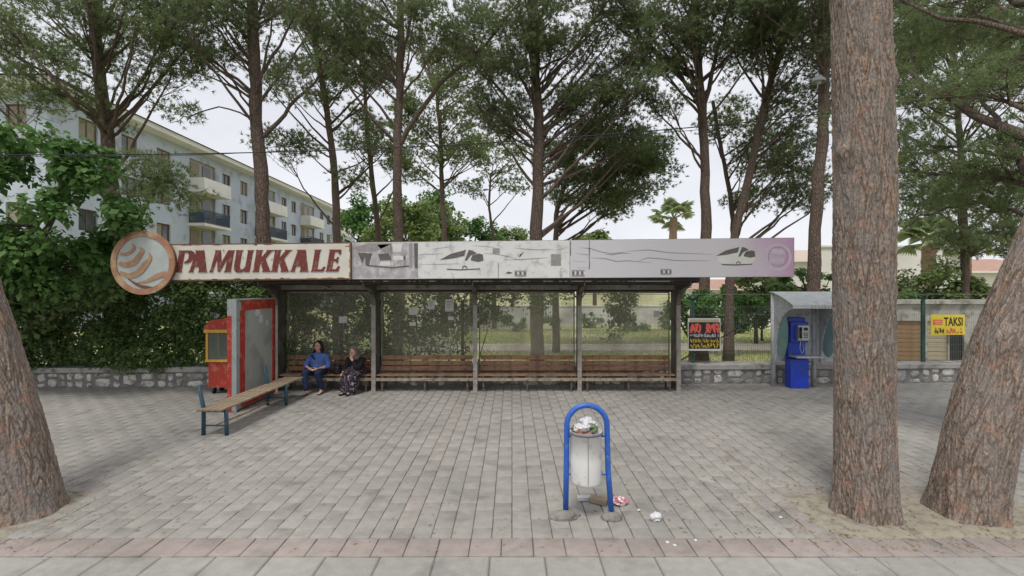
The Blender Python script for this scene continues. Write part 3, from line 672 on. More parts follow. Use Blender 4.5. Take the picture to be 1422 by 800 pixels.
def near_trunk(seed, nseg=300, dz=.011, knots=(), lump=.02):
    def f(t, line, rad):
        zt = line[-1].z; nr = int(zt/dz); Z = np.linspace(-.06, zt, nr)
        lz = np.array([p.z for p in line]); lx = np.array([p.x for p in line]); ly = np.array([p.y for p in line])
        th = np.linspace(0, 2*np.pi, nseg, endpoint=False); TH, ZZ = np.meshgrid(th, Z)
        rs = np.random.RandomState(seed)
        warp = .35*np.sin(ZZ*5+TH*3+seed)+.2*np.sin(ZZ*11+TH*5)
        nu = 30; U = TH/(2*np.pi)*nu+warp*.7; Vv = (ZZ+.1)*4.4+.8*np.sin(TH*7+ZZ*2)+.5*np.sin(TH*17)+2
        F1, F2, cid = worley(U, Vv, nu, seed); e = np.clip((F2-F1)/.42, 0, 1); e = e*(1.6-.6*e)
        U2 = TH/(2*np.pi)*88+warp*1.4; F1b, F2b, cid2 = worley(U2, (ZZ+.1)*13+.7*np.sin(TH*29)+2, 88, seed+1); e2 = np.clip((F2b-F1b)/.35, 0, 1)
        U3 = TH/(2*np.pi)*170+warp*2; F1c, F2c, cid3 = worley(U3, (ZZ+.1)*26+.6*np.sin(TH*41)+2, 170, seed+2)
        disp = .013*e*(.45+.7*cid)+.006*e2*(.3+.9*cid2)+.004*cid3-.012
        disp += lump*(.5*np.sin(TH*2+ZZ*1.3+seed)+.35*np.sin(TH*5-ZZ*2.1)+.25*np.sin(TH*9+ZZ*3.7))*.6
        rb = np.array([rad(max(0, z)) for z in Z])[:, None]
        flare = np.exp(-np.maximum(ZZ, 0)/.16)*.028*np.sin(TH*5+seed*1.7)
        for (kz, ka, ks, kh) in knots:
            da = np.angle(np.exp(1j*(TH-ka))); disp += kh*np.exp(-((ZZ-kz)/ks)**2-(da*rb/ks)**2)
        Rr = rb+disp+flare
        X = np.interp(Z, lz, lx)[:, None]+Rr*np.cos(TH); Y = np.interp(Z, lz, ly)[:, None]+Rr*np.sin(TH)
        V = np.stack([X.ravel(), Y.ravel(), ZZ.ravel()], 1); idx = np.arange(nr*nseg).reshape(nr, nseg); nx_ = np.roll(idx, -1, 1)
        Fq = np.stack([idx[:-1].ravel(), nx_[:-1].ravel(), nx_[1:].ravel(), idx[1:].ravel()], 1)
        o = WORLD[t.name]; me = fast_mesh('trunk', V-np.array(o), Fq, G['pine_bark_near'] if 'pine_bark_near' in G else MATS['pine_bark_near'], True)
        for nm, arr in (('plate', np.clip(.35*cid+.35*cid2+.3*cid3, 0, 1)), ('fissure', np.clip((1-e)*.9+(1-e2)*.25, 0, 1))):
            at = me.attributes.new(nm, 'FLOAT', 'POINT'); at.data.foreach_set('value', arr.ravel().astype(np.float32))
        link(bpy.data.objects.new('trunk', me), t, o)
    return f
SP = 'street pines in the pavement pits'
# upright trunk right of centre
pine('massive straight pine trunk with plated bark rising out of the frame, beside the phone booth', [(1201, 735, 5.42), (1200, 560, 5.42), (1200, 400, 5.42), (1199, 200, 5.42), (1195, 0, 5.42), (1190, -200, 5.45), (1185, -420, 5.5)], .348, .335,
     [(1080, -560, 6, 2.4, 2.0, 1.2, 26), (1300, -620, 6.5, 2.2, 2.0, 1.2, 22)], 11, 'needle_dark', 26, 12, .16, near=near_trunk(11, knots=((3.9, 3.4, .12, .05), (4.7, -.4, .12, .03), (5.0, 0, .1, .03), (3.35, .05, .12, .03))), group=SP, bark='bark_near', ts=.82)
# leaning trunk at far right, limbs reaching left over the fence
pine('thick pine trunk leaning to the right at the right edge of the pavement', [(1334, 745, 5.45), (1362, 600, 5.45), (1396, 490, 5.5), (1432, 400, 5.5), (1478, 290, 5.55), (1530, 160, 5.6), (1590, 0, 5.7), (1640, -150, 5.8)], .36, .27,
     [(1350, 60, 9.5, 1.6, 1.5, .9, 20), (1300, -10, 8.5, 1.4, 1.4, .8, 16), (1420, -60, 9, 2, 1.5, 1, 16)], 12, 'needle', 26, 13, .13, near=near_trunk(12, knots=((1.9, 3.6, .2, .04),)), group=SP, bark='bark_near',
     limbs=[([(1500, 290, 5.6), (1440, 262, 6.4), (1370, 243, 7.2), (1300, 242, 7.8), (1240, 238, 8.3)], .055, 18, .38),
            ([(1500, 240, 5.6), (1430, 225, 6.6), (1360, 208, 7.4), (1290, 210, 8.0), (1225, 225, 8.6)], .04, 16, .36),
            ([(1520, 190, 5.7), (1440, 160, 6.3), (1350, 130, 7.2), (1280, 138, 8.0), (1215, 145, 8.6)], .04, 12, .42),
            ([(1520, 150, 5.7), (1460, 60, 6.6), (1390, 30, 7.5), (1330, 0, 8.2)], .045, 14, .5),
            ([(1480, 330, 5.6), (1420, 296, 7.2), (1350, 282, 8.2), (1290, 296, 9.0), (1250, 318, 9.4)], .032, 14, .36)], clump=.36, ts=.93)
# left trunk leaning out of the frame
pine('thick pine trunk leaning out of the left edge of the frame, in the left pit', [(28, 735, 5.42), (2, 600, 5.42), (-32, 480, 5.42), (-62, 380, 5.4), (-95, 240, 5.4), (-120, 80, 5.4), (-140, -150, 5.5)], .40, .30,
     [(-120, -200, 6.5, 2, 1.6, 1, 18)], 13, 'needle_dark', 24, 12, .16, near=near_trunk(13, knots=((1.0, -1.2, .1, .02),)), group=SP, bark='bark_near', ts=.93)

# ================================================= PINES BEHIND THE FENCE
pine('pine at the far left with long bare limbs behind the round sign', [(166, 400, 14), (161, 330, 14), (150, 200, 14), (138, 100, 14), (128, -60, 14.3), (126, -150, 14.3)], .25, .13,
     [(60, 40, 13.6, 2.2, 1.6, 1.1, 60), (200, 250, 13.2, .8, .8, .6, 9), (190, 10, 13.2, 1.7, 1.5, .9, 38), (225, 70, 13.2, 1.0, 1.2, .7, 16), (20, 120, 13, 1.1, 1.2, .5, 10), (120, -80, 14, 3.0, 2.2, 1.0, 40)], 21, 'needle', 22, 12,
     limbs=[([(150, 262, 14), (185, 225, 13.8), (215, 228, 13.4), (245, 262, 13.2), (252, 292, 13.1)], .05, 16, .34), ([(150, 170, 14), (110, 140, 13.6), (60, 120, 13.1), (0, 75, 12.6)], .07, 9, .4),
            ([(152, 190, 14), (120, 150, 13), (70, 110, 12.4), (10, 30, 12)], .05, 5, .4), ([(146, 160, 14), (180, 140, 14), (205, 110, 14), (215, 60, 14)], .06, 8, .4), ([(158, 290, 14), (190, 272, 13.5), (196, 300, 13.4), (200, 340, 13.4)], .03, 3, .2)])
pine('tall pine with a swollen straight trunk standing over the middle of the lettered sign', [(366, 400, 13.8), (365, 330, 13.8), (363, 260, 13.8), (356, 180, 13.8), (354, 100, 13.8), (351, 0, 13.8), (349, -140, 13.8)], .235, .15,
     [(290, 40, 13.4, 1.3, 1.4, .8, 30), (385, -10, 13.2, 1.6, 1.4, .7, 26), (250, -20, 13.6, 1.7, 1.4, .7, 22), (350, -90, 14, 2.6, 2, 1, 30)], 22, 'needle_dark', 22, 12,
     limbs=[([(366, 190, 13.8), (400, 152, 13.7), (440, 110, 13.6), (480, 60, 13.5)], .065, 6, .4), ([(352, 130, 13.8), (310, 95, 13.6), (270, 60, 13.5), (240, 10, 13.5)], .05, 6, .4),
            ([(352, 140, 13.8), (300, 112, 13.6), (240, 95, 13.4), (200, 92, 13.3)], .028, 2, .3), ([(360, 170, 13.8), (310, 150, 13.6), (260, 162, 13.4), (235, 172, 13.4)], .026, 3, .3)])
pine('slim forked pine behind the right end of the lettered sign', [(468, 400, 18), (468, 330, 18), (463, 230, 18), (452, 140, 18), (438, 60, 18), (430, -60, 18)], .19, .09,
     [(420, 110, 17.6, 1.6, 1.5, .9, 26), (500, 80, 18, 1.7, 1.5, .9, 30), (450, 10, 18, 2.2, 1.8, 1.1, 44), (390, 200, 17.6, .9, 1, .5, 9), (520, 205, 17.6, .8, 1, .5, 9)], 23, 'needle_dark', 20, 12,
     limbs=[([(468, 270, 18), (500, 245, 17.7), (540, 205, 17.6)], .06, 6, .35), ([(462, 220, 18), (420, 200, 17.7), (370, 205, 17.4)], .035, 6, .3)])
pine('pine with a pale upright trunk and one long limb sweeping up right', [(553, 400, 15.5), (553, 330, 15.5), (552, 200, 15.5), (556, 100, 15.5), (555, 0, 15.5), (552, -120, 15.5)], .195, .11,
     [(480, 40, 15, 1.5, 1.4, .9, 32), (600, 30, 15, 1.5, 1.5, .7, 20), (520, -30, 15.5, 2.6, 2, .8, 40)], 24, 'needle_dark', 22, 12,
     limbs=[([(556, 200, 15.5), (590, 140, 15.3), (640, 90, 15.1), (700, 30, 15), (735, -20, 15)], .085, 10, .45)])
pine('thin leaning pine behind the grey board, between two larger pines', [(528, 400, 21), (526, 330, 21), (516, 240, 21), (508, 150, 21), (505, 60, 21)], .19, .07,
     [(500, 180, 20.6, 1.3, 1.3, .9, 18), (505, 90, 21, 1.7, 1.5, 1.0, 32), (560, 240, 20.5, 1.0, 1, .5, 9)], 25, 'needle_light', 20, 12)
pine('small wide crowned pine in the middle distance above the pictured buses', [(618, 400, 25), (617, 330, 25), (614, 250, 25), (611, 190, 25), (606, 120, 25)], .22, .08,
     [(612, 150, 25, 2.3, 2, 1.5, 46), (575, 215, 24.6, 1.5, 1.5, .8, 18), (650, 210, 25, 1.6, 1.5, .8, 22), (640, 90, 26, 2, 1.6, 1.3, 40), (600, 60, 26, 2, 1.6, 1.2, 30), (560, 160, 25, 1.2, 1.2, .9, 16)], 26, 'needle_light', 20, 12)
pine('small spreading pine far behind, left of the big dark pine', [(686, 400, 30), (685, 330, 30), (679, 285, 30), (682, 240, 30)], .16, .06,
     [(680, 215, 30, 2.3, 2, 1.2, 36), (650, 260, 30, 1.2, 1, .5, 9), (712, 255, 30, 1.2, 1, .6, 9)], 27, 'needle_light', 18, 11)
pine('big dark pine with the widest crown, above the middle of the board', [(746, 400, 15.6), (745, 330, 15.6), (748, 230, 15.6), (747, 150, 15.6), (742, 60, 15.6), (738, -80, 15.6)], .26, .13,
     [(700, 60, 15, 1.8, 1.7, 1.1, 50), (800, 30, 15.2, 1.9, 1.8, 1.2, 56), (820, 150, 16, 1.5, 1.6, 1.0, 44), (690, 150, 16, 1.2, 1.4, .9, 26), (870, 110, 15.5, 1.0, 1.2, .9, 22), (740, -60, 15.6, 3, 2.2, 1.0, 44), (855, 190, 16.4, 1.2, 1.4, .7, 24)], 28, 'needle_dark', 23, 12,
     limbs=[([(750, 190, 15.6), (790, 150, 15.4), (840, 100, 15.2), (900, 60, 15), (940, 30, 15)], .07, 12, .45), ([(744, 150, 15.6), (715, 90, 15.3), (700, 40, 15)], .06, 8, .4), ([(748, 200, 15.6), (700, 165, 15.4), (670, 140, 15.4)], .04, 5, .35)])
pine('round dark pine whose low crown hangs over the board right of the big trunk', [(772, 400, 19), (772, 330, 19), (774, 290, 19), (790, 240, 19), (800, 190, 19)], .16, .07,
     [(830, 215, 19, 2.5, 2, 1.0, 66), (880, 245, 19, 1.5, 1.6, 1.0, 42), (800, 265, 19, 1.1, 1.4, .7, 22), (905, 205, 19.5, .9, 1.2, .9, 20), (845, 285, 19, 1.0, 1.2, .5, 16)], 29, 'needle', 22, 12, limb_n=13)
pine('forked pine standing right of the small palm, trunk showing under the board', [(975, 505, 16.6), (977, 400, 16.6), (980, 330, 16.6), (979, 230, 16.6), (975, 150, 16.6), (968, 60, 16.6), (960, -80, 16.6)], .235, .11,
     [(920, 60, 16, 1.5, 1.6, .9, 34), (1010, 40, 16, 1.7, 1.6, .9, 44), (900, 0, 15.6, 1.8, 1.6, .7, 32), (960, -60, 16, 3, 2.2, .9, 40), (925, 130, 15.8, .8, 1, .5, 8)], 30, 'needle_dark', 22, 12,
     limbs=[([(979, 170, 16.6), (950, 110, 16.3), (905, 50, 16), (880, -10, 15.8)], .07, 5, .4), ([(976, 160, 16.6), (990, 90, 16.4), (1012, 20, 16.2), (1020, -50, 16)], .09, 4, .4), ([(975, 225, 16.6), (940, 170, 16.4), (915, 140, 16.2)], .03, 1, .2)])
pine('pine with a slanting dark trunk and many limbs, left of the massive trunk', [(1012, 505, 16.4), (1014, 400, 16.4), (1022, 320, 16.4), (1042, 240, 16.4), (1058, 160, 16.4), (1078, 90, 16.4), (1105, 0, 16.4), (1120, -80, 16.4)], .19, .09,
     [(1090, 60, 16, 1.5, 1.6, .9, 40), (1050, 20, 15.6, 1.5, 1.6, .8, 34), (1120, 130, 16.2, 1.2, 1.4, .7, 20), (1100, 205, 16.8, .9, 1.2, .8, 16), (1110, 262, 16.8, .9, 1.2, .7, 20), (1060, -50, 16, 2.4, 2, .9, 30)], 31, 'needle_dark', 22, 12,
     limbs=[([(1045, 240, 16.4), (1075, 225, 16.6), (1110, 240, 16.8), (1145, 262, 16.9)], .035, 8, .34), ([(1060, 160, 16.4), (1090, 140, 16.4), (1130, 145, 16.3)], .035, 5, .3)])
pine('thin pine stem crossing between the two trunks above the pictured bus', [(1016, 400, 18.4), (1018, 330, 18.4), (1014, 270, 18.4), (1000, 200, 18.4), (990, 140, 18.4)], .13, .07,
     [(1030, 165, 18.8, 1.4, 1.4, .9, 22), (1060, 215, 19, 1.2, 1.3, .8, 22), (1040, 275, 19, .9, 1.1, .4, 9)], 32, 'needle_light', 22, 12)
pine('reddish straight pine trunk close behind the massive trunk, above the phone booth', [(1129, 420, 14.2), (1130, 380, 14.2), (1134, 280, 14.2), (1143, 180, 14.2), (1145, 80, 14.2), (1141, -60, 14.2)], .215, .14,
     [(1180, 40, 14, 1.9, 1.6, .9, 30), (1105, -10, 14, 1.5, 1.5, .8, 34), (1200, -40, 14, 2.6, 2, .9, 30)], 33, 'needle_dark', 22, 12)
pine('dark pine right of the massive trunk, crown drooping over the white house', [(1340, 420, 17), (1341, 380, 17), (1338, 320, 17), (1336, 240, 17), (1330, 150, 17), (1320, 40, 17)], .17, .08,
     [(1320, 265, 16.6, 1.5, 1.6, .8, 24), (1390, 250, 16.6, 1.4, 1.5, .9, 20), (1280, 150, 16.5, 1.3, 1.5, .8, 14), (1340, 90, 16.5, 2.4, 2, 1.3, 40), (1270, 60, 16.5, 1.2, 1.4, 1.1, 26), (1330, 0, 17, 3, 2.2, 1.0, 44), (1395, 330, 17, .8, 1, .6, 14), (1342, 335, 16.6, .7, .8, .45, 10)], 34, 'needle_dark', 22, 12)
pine('pine filling the gap at the far right edge behind the leaning trunk', [(1440, 420, 20), (1440, 330, 20), (1430, 200, 20), (1425, 60, 20)], .2, .1,
     [(1410, 300, 20, 1.5, 1.4, 1.3, 18), (1400, 130, 20, 2.6, 2, 1.6, 28), (1430, 30, 20, 2.6, 2, 1.2, 40)], 35, 'needle', 20, 12)
# ================================================= BROADLEAF, IVY, BUSHES, FAR TREES
bush('broadleaf_tree', 'bright green broadleaf tree hanging over the wall at the left edge', P(48, 290, 10.6), (2.25, 1.0, 1.75), 95, 11000, .15, 'leaf', 41, 'tree', trunk=(-12.4, 11.4, 0), tr=.12, clump=.36)
bush('broadleaf_tree', 'darker low broadleaf crown against the ivy behind the left pine trunk', P(30, 395, 11.3), (2.0, .8, .9), 46, 5200, .13, 'ivy', 42, 'tree', trunk=(-13.2, 12.0, 0), tr=.1, clump=.5)
def ivy(label, x0, x1, z0, z1, n, seed, thick=.5, size=.088, front=-.30, gaps=0, group='ivy on the fence', taper=None):
    rs = np.random.RandomState(seed); base = ((x0+x1)/2, fence_y((x0+x1)/2), .475)
    t = thing('ivy_hedge', base, label, 'hedge', group)
    nc = int((x1-x0)*(z1-z0)*46); cx = rs.uniform(x0, x1, nc); cz = rs.uniform(z0, z1, nc)
    if taper: keep = cz > taper(cx, rs.rand(nc)); cx, cz = cx[keep], cz[keep]
    top = z1+.18*np.sin(cx*2.1+seed)+.1*np.sin(cx*5.3); cz = np.minimum(cz, top)
    cy = fence_y(cx)+front+.12*np.sin(cx*1.7+cz*2.3)+.10*np.sin(cx*4.1-cz*3.3)+rs.uniform(-.05, thick, len(cx))
    c = np.stack([cx, cy, cz], 1); V, Fc = leafy_mass(c, rs.uniform(.14, .36, len(c)), n, rs, size); stuff_obj('foliage', V, Fc, G['ivy'], t, base)
    b = MB(); rr = random.Random(seed)
    for i in range(int((x1-x0)*4) if z0 < 1 else 0):
        x = rr.uniform(x0, x1); p = [(x, fence_y(x)+.03, .45)]
        for k in range(5): p.append((p[-1][0]+rr.uniform(-.2, .25), fence_y(x)+rr.uniform(-.06, .08), min(z1, .45+(k+1)*(z1-.45)/5)))
        b.tube(p, [.014, .012, .010, .008, .006, .004], 4, False)
    if not b.v: b.tube([(x0, fence_y(x0)-.02, z1-.1), ((x0+x1)/2, fence_y((x0+x1)/2)-.02, z1-.2), (x1, fence_y(x1)-.02, z1-.12)], .012, 5)
    b.build('stem', G['twig'], t); return t
ivy('dense dark ivy hedge covering the fence at the left, behind the round sign', -14.2, -4.95, .5, 3.15, 95000, 51, .65, front=-.34)
ivy('ivy hedge seen through the dirty glass behind the two seated women', -4.95, -3.0, .5, 2.7, 7500, 52, .3, front=-.12)
ivy('ivy thinning out on the fence behind the second glass panel', -3.0, -.9, .5, 2.7, 5200, 53, .22, front=-.08, taper=lambda x, r: .4+(x+3.0)*.75*r**.6)
ivy('ivy strand hanging from the top of the fence behind the middle glass panel', -.9, 1.5, 1.55, 2.65, 2600, 54, .2, front=-.05, size=.085, taper=lambda x, r: 1.6+(x+.9)*.26+.45*np.sin(x*4+1)*r)
ivy('ivy strand hanging from the fence behind the right glass panel', 1.6, 3.8, 1.15, 2.7, 2100, 55, .2, front=-.05, size=.085, taper=lambda x, r: 1.95+.85*np.abs(np.sin((x-2.75)*1.9))**.8-.9*(np.abs(x-2.8) < .3))
bush('shrub', 'leafy bush beside the fence right of the shelter, above the red and yellow sign', P(960, 418, 15.2), (.75, .6, .75), 22, 2200, .12, 'leaf', 61, clump=.45)
bush('shrub', 'round leafy bush between the two pine trunks right of the shelter', P(1012, 428, 18.2), (1.2, .8, .75), 30, 3000, .13, 'leaf', 62, clump=.42)
bush('shrub', 'bright yellow green shrub farther back in the park left of the phone booth', P(1050, 400, 22), (1.6, 1, .9), 34, 4200, .17, 'leaf_light', 63, clump=.42)
bush('small_tree', 'small garden tree with thin forked stems in front of the white wall', P(1058, 432, 23), (1.4, .9, .6), 30, 2000, .14, 'leaf', 64, 'tree', tr=.07)
bush('shrub', 'dark leafy shrub behind the roof of the phone booth', P(1120, 398, 17.5), (1.5, .7, .55), 28, 2600, .13, 'ivy', 65)
bush('shrub', 'small round clipped bush on the grass by the white wall', P(1027, 452, 27), (.6, .5, .45), 12, 900, .11, 'leaf', 66)
bush('shrub', 'bright green domed shrub above the garage wall', P(1290, 398, 17.6), (1.45, 1, .85), 46, 8000, .11, 'leaf_light', 67, trunk=(15.05, 18, 0), clump=.5)
bush('shrub', 'loose green shrub trailing over the garage wall beside the domed shrub', P(1345, 402, 17.2), (.9, .6, .45), 20, 2400, .12, 'leaf_light', 68, trunk=(15.6, 17.2, 0))
bush('shrub', 'low foliage behind the left lamp of the fence, over the brown shutter', P(1250, 420, 16.9), (.5, .5, .5), 12, 900, .12, 'ivy', 69)
far = [(510, 292, 44, 2.6, 2.6, 'leaf', 'dark round tree far behind the pines, nearest the apartment block'), (560, 300, 40, 2.6, 2.6, 'leaf_light', 'bright conical tree far behind the pines above the bus station picture'), (612, 306, 46, 2.9, 2.9, 'leaf_light', 'bright round tree far behind the pines above the first pictured bus'),
       (655, 318, 50, 3.0, 2.4, 'leaf', 'low green tree far behind the spreading pine'), (712, 326, 52, 3.0, 2.0, 'leaf_light', 'low bright tree far away, left of the big dark pine'), (826, 322, 40, 1.3, 1.3, 'leaf_light', 'small bright tree far away under the round dark pine'),
       (590, 275, 52, 3.4, 2.6, 'leaf', 'tallest dark broad tree of the far row'), (1085, 372, 60, 5, 2, 'leaf', 'broad low tree far behind the phone booth')]
for i, (px, py, D, rx, rz, m, lb) in enumerate(far):
    bush('park_tree', lb, P(px, py+25, D), (rx, 2, rz*1.25), 40, 5200, .32, m, 70+i, 'tree', 'trees in the far park', tr=.2, clump=.42)
r2 = random.Random(9)
for i in range(9):    # low planting in front of the far white wall, seen through the glass
    D = r2.uniform(28, 31); x = -9+i*2.3
    bush('shrub', ['low round bush by the far white wall, %s' % ('leftmost, behind the apartment side of the hedge', 'second from the left behind the hedge', 'behind the snack cart', 'behind the two women', 'behind the second glass panel', 'behind the middle post', 'behind the third glass panel', 'behind the last glass panel', 'nearest the red and yellow sign')[i]][0], (x, D, .5), (.8, .6, .5), 10, 700, .13, 'leaf', 90+i, group='bushes by the far wall')
def palm(label, px, py, D, ht_px, fr, n, seed, tr):
    c = P(px, py, D); t = thing('palm_tree', (c.x, D, 0), label, 'palm tree', 'palms behind the park'); rr = random.Random(seed)
    b = MB(); k = 14; b.tube([(c.x+.03*math.sin(i), D, c.z*i/k) for i in range(k+1)], [tr*(1.25 if i > k*.6 else .9)*(1+.10*(i % 2)) for i in range(k+1)], 10, True, False); b.build('trunk', G['palm_trunk'], t)
    for i in range(n):
        a = 2*math.pi*i/n+rr.uniform(-.2, .2); el = rr.uniform(-.25, 1.25); L_ = fr*rr.uniform(.75, 1.1); q = MB()
        d = Vector((math.cos(a)*math.cos(el), math.sin(a)*math.cos(el), math.sin(el))); s = d.cross(Vector((0, 0, 1))).normalized() if abs(d.z) < .98 else Vector((1, 0, 0)); up = s.cross(d)
        h = c+d*L_*.5+Vector((0, 0, -.05*L_)); q.tube([c, h], [.03, .02], 4, False)
        for j in range(17):      # fan of pleated blades drooping at the tips
            f = (j-8)/8*1.25; e = (d*math.cos(f)+s*math.sin(f)); tip = h+e*L_*.5*(1-.15*abs(f))+Vector((0, 0, -.16*L_*(1+.4*abs(f)))); m1 = h.lerp(tip, .5)+Vector((0, 0, .05*L_)); w = s*.06*L_ if abs(f) < .8 else d*.06*L_
            q.add([h, m1+w, tip, m1-w], [(0, 1, 2, 3)])
        q.build('frond', G['palm'], t)
palm('small palm against the bare sky left of the forked pine', 935, 303, 44, 30, 2.5, 26, 1, .27)
palm('palm with a thick reddish trunk in front of the white house at the right', 1290, 338, 27, 40, 2.2, 34, 2, .25)
palm('palm partly hidden behind the drooping pine at the right', 1342, 345, 30, 40, 1.7, 20, 3, .2)
# grass blades on the near lawn
rs = np.random.RandomState(3); n = 60000
gx = rs.uniform(-3, 16, n); gy = 13.4+(rs.rand(n)**1.6)*16; keep = (np.abs(gy-20.6) > 1.2); gx, gy = gx[keep], gy[keep]; n = len(gx)
h = rs.uniform(.03, .11, n); a = rs.uniform(0, 6.28, n); w = .012
V = np.stack([np.stack([gx-np.cos(a)*w, gy-np.sin(a)*w, 0*gx-.01], 1), np.stack([gx+np.cos(a)*w, gy+np.sin(a)*w, 0*gx-.01], 1), np.stack([gx+rs.normal(size=n)*.03, gy+rs.normal(size=n)*.03, h], 1)], 1).reshape(-1, 3)
o = bpy.data.objects.new('grass', fast_mesh('grass', V, np.arange(n*3).reshape(-1, 3), G['grassblade'])); link(o); o['kind'] = 'stuff'; o['label'] = 'short grass on the park lawn behind the fence'

# ================================================= BUILDINGS
def facade(t, axis, c, u0, u1, z0, z1, holes, m, depth=.18, sgn=1, name='wall'):
    """a wall in the plane axis=c (sgn: which way it faces) with recessed openings [(u0,u1,z0,z1)]"""
    us = sorted({u0, u1}|{h[0] for h in holes}|{h[1] for h in holes}); zs = sorted({z0, z1}|{h[2] for h in holes}|{h[3] for h in holes}); b = MB()
    def p(u, z, d=0): return (c-sgn*d, u, z) if axis == 'x' else (u, c-sgn*d, z)
    for i in range(len(us)-1):
        for j in range(len(zs)-1):
            uc, zc = (us[i]+us[i+1])/2, (zs[j]+zs[j+1])/2
            if any(h[0] < uc < h[1] and h[2] < zc < h[3] for h in holes): continue
            b.add([p(us[i], zs[j]), p(us[i+1], zs[j]), p(us[i+1], zs[j+1]), p(us[i], zs[j+1])], [(0, 1, 2, 3)])
    for a, e, g, h in holes:
        q = [p(a, g), p(e, g), p(e, h), p(a, h), p(a, g, depth), p(e, g, depth), p(e, h, depth), p(a, h, depth)]
        b.add(q, [(0, 1, 5, 4), (1, 2, 6, 5), (2, 3, 7, 6), (3, 0, 4, 7)])
    return b.build(name, m, t)
def window(t, axis, c, h, sgn=1, depth=.18, fm='frame_brown', curtain=True):
    a, e, g, k = h; fr = MB(); w = .07
    def bx(b, u0, u1, z0, z1, d0, d1):
        x0, x1 = sorted((c-sgn*d0, c-sgn*d1))
        if axis == 'x': b.box(x0, x1, u0, u1, z0, z1)
        else: b.box(u0, u1, x0, x1, z0, z1)
    mid = (a+e)/2
    bx(fr, a, e, g, g+w, .10, .16); bx(fr, a, e, k-w, k, .10, .16); bx(fr, a, a+w, g+w, k-w, .10, .16); bx(fr, e-w, e, g+w, k-w, .10, .16); bx(fr, mid-w/2, mid+w/2, g+w, k-w, .10, .16)
    f = fr.build('window', G[fm], t)
    for s0, s1 in ((a+w, mid-w/2), (mid+w/2, e-w)):
        q = MB(); bx(q, s0, s1, g+w, k-w, .135, .15); q.build('pane', G['pane'] if not curtain or random.random() < .6 else G['curtain'], f)
random.seed(4)
XB = -24.6
ap = thing('apartment_block', (XB-5, 50, 0), 'long pale blue four storey apartment block with balconies behind the pines at the left', 'building')
FL = [2.2, 4.8, 7.4, 10.0]; EZ = 13.0
wins = []; bal = []
for y0, y1 in ((28.2, 29.5), (31.3, 32.6), (34.4, 35.8), (42.2, 43.4), (45.0, 46.2), (53.0, 54.2), (55.4, 56.6), (63.5, 64.8), (66, 67.2), (73, 74.2)):
    for z in FL: wins.append((y0, y1, z+.95, z+2.2))
for y0, y1 in ((37.9, 41.2), (47.6, 51.6), (57.8, 61.8), (68.2, 72)):
    for z in FL: bal.append((y0, y1, z+.02, z+2.4))
facade(ap, 'x', XB, 26.3, 78, 0, EZ, wins+bal, G['bld_blue'])
b_ = MB(); b_.box(XB-11, XB-.19, 26.49, 78, 0, EZ); b_.build('core', G['bld_cream'], ap)
for h in wins: window(ap, 'x', XB, h)
for h in bal:
    y0, y1, z0, z1 = h
    MB().box(XB+.001, XB+1.25, y0-.15, y1+.15, z0-.22, z0-.02).build('balcony_slab', G['bld_white'], ap)
    if z0 > 9: MB().box(XB+1.14, XB+1.22, y0-.14, y1+.14, z0, z0+.85).box(XB+.01, XB+1.139, y0-.14, y0-.06, z0, z0+.85).build('balcony_parapet', G['bld_white'], ap)
    r_b = MB(); r_b.box(XB+1.16, XB+1.21, y0-.1, y1+.1, z0+.95, z0+1.0).box(XB+1.16, XB+1.21, y0-.1, y1+.1, z0+.02, z0+.07)
    y = y0-.1
    while y < y1+.1: r_b.box(XB+1.17, XB+1.20, y, y+.05, z0+.07, z0+.95); y += .13
    for yy in (y0-.1, y1+.05): r_b.box(XB+.02, XB+1.16, yy, yy+.04, z0+.95, z0+1.0); r_b.box(XB+.02, XB+1.16, yy, yy+.03, z0+.02, z0+.85)
    if z0 < 9: r_b.build('balcony_railing', G['rail_blue'], ap)
    MB().box(XB-.17, XB-.12, y0+.3, y0+1.4, z0, z1-.2).build('balcony_door', G['curtain'], ap)
    MB().box(XB-.17, XB-.13, y1-1.5, y1-.4, z0+.6, z1-.2).build('balcony_window', G['pane'], ap)
fw = [(x, x+1.1, z+.95, z+2.2) for x in (XB-2.2, XB-5.2, XB-8.2) for z in FL]
facade(ap, 'y', 26.3, XB-11, XB, 0, EZ, fw, G['bld_blue'], sgn=-1)
for h in fw: window(ap, 'y', 26.3, h, sgn=-1)
MB().box(XB-11.9, XB+.95, 25.4, 78.8, EZ+.002, EZ+.34).build('eaves', G['bld_white'], ap)
rf = MB(); x0, x1, y0, y1 = XB-12.1, XB+1.1, 25.2, 79; z0, zt = EZ+.342, EZ+2.6; xm = (x0+x1)/2
rf.add([(x0, y0, z0), (x1, y0, z0), (x1, y1, z0), (x0, y1, z0), (xm, y0+6, zt), (xm, y1-6, zt)], [(0, 1, 4), (1, 2, 5, 4), (2, 3, 5), (3, 0, 4, 5)]); rf.build('roof', G['roof_brown'], ap)
for z in FL[1:]: MB().box(XB+.002, XB+.05, 26.3, 78, z-.14, z-.02) if 0 else None
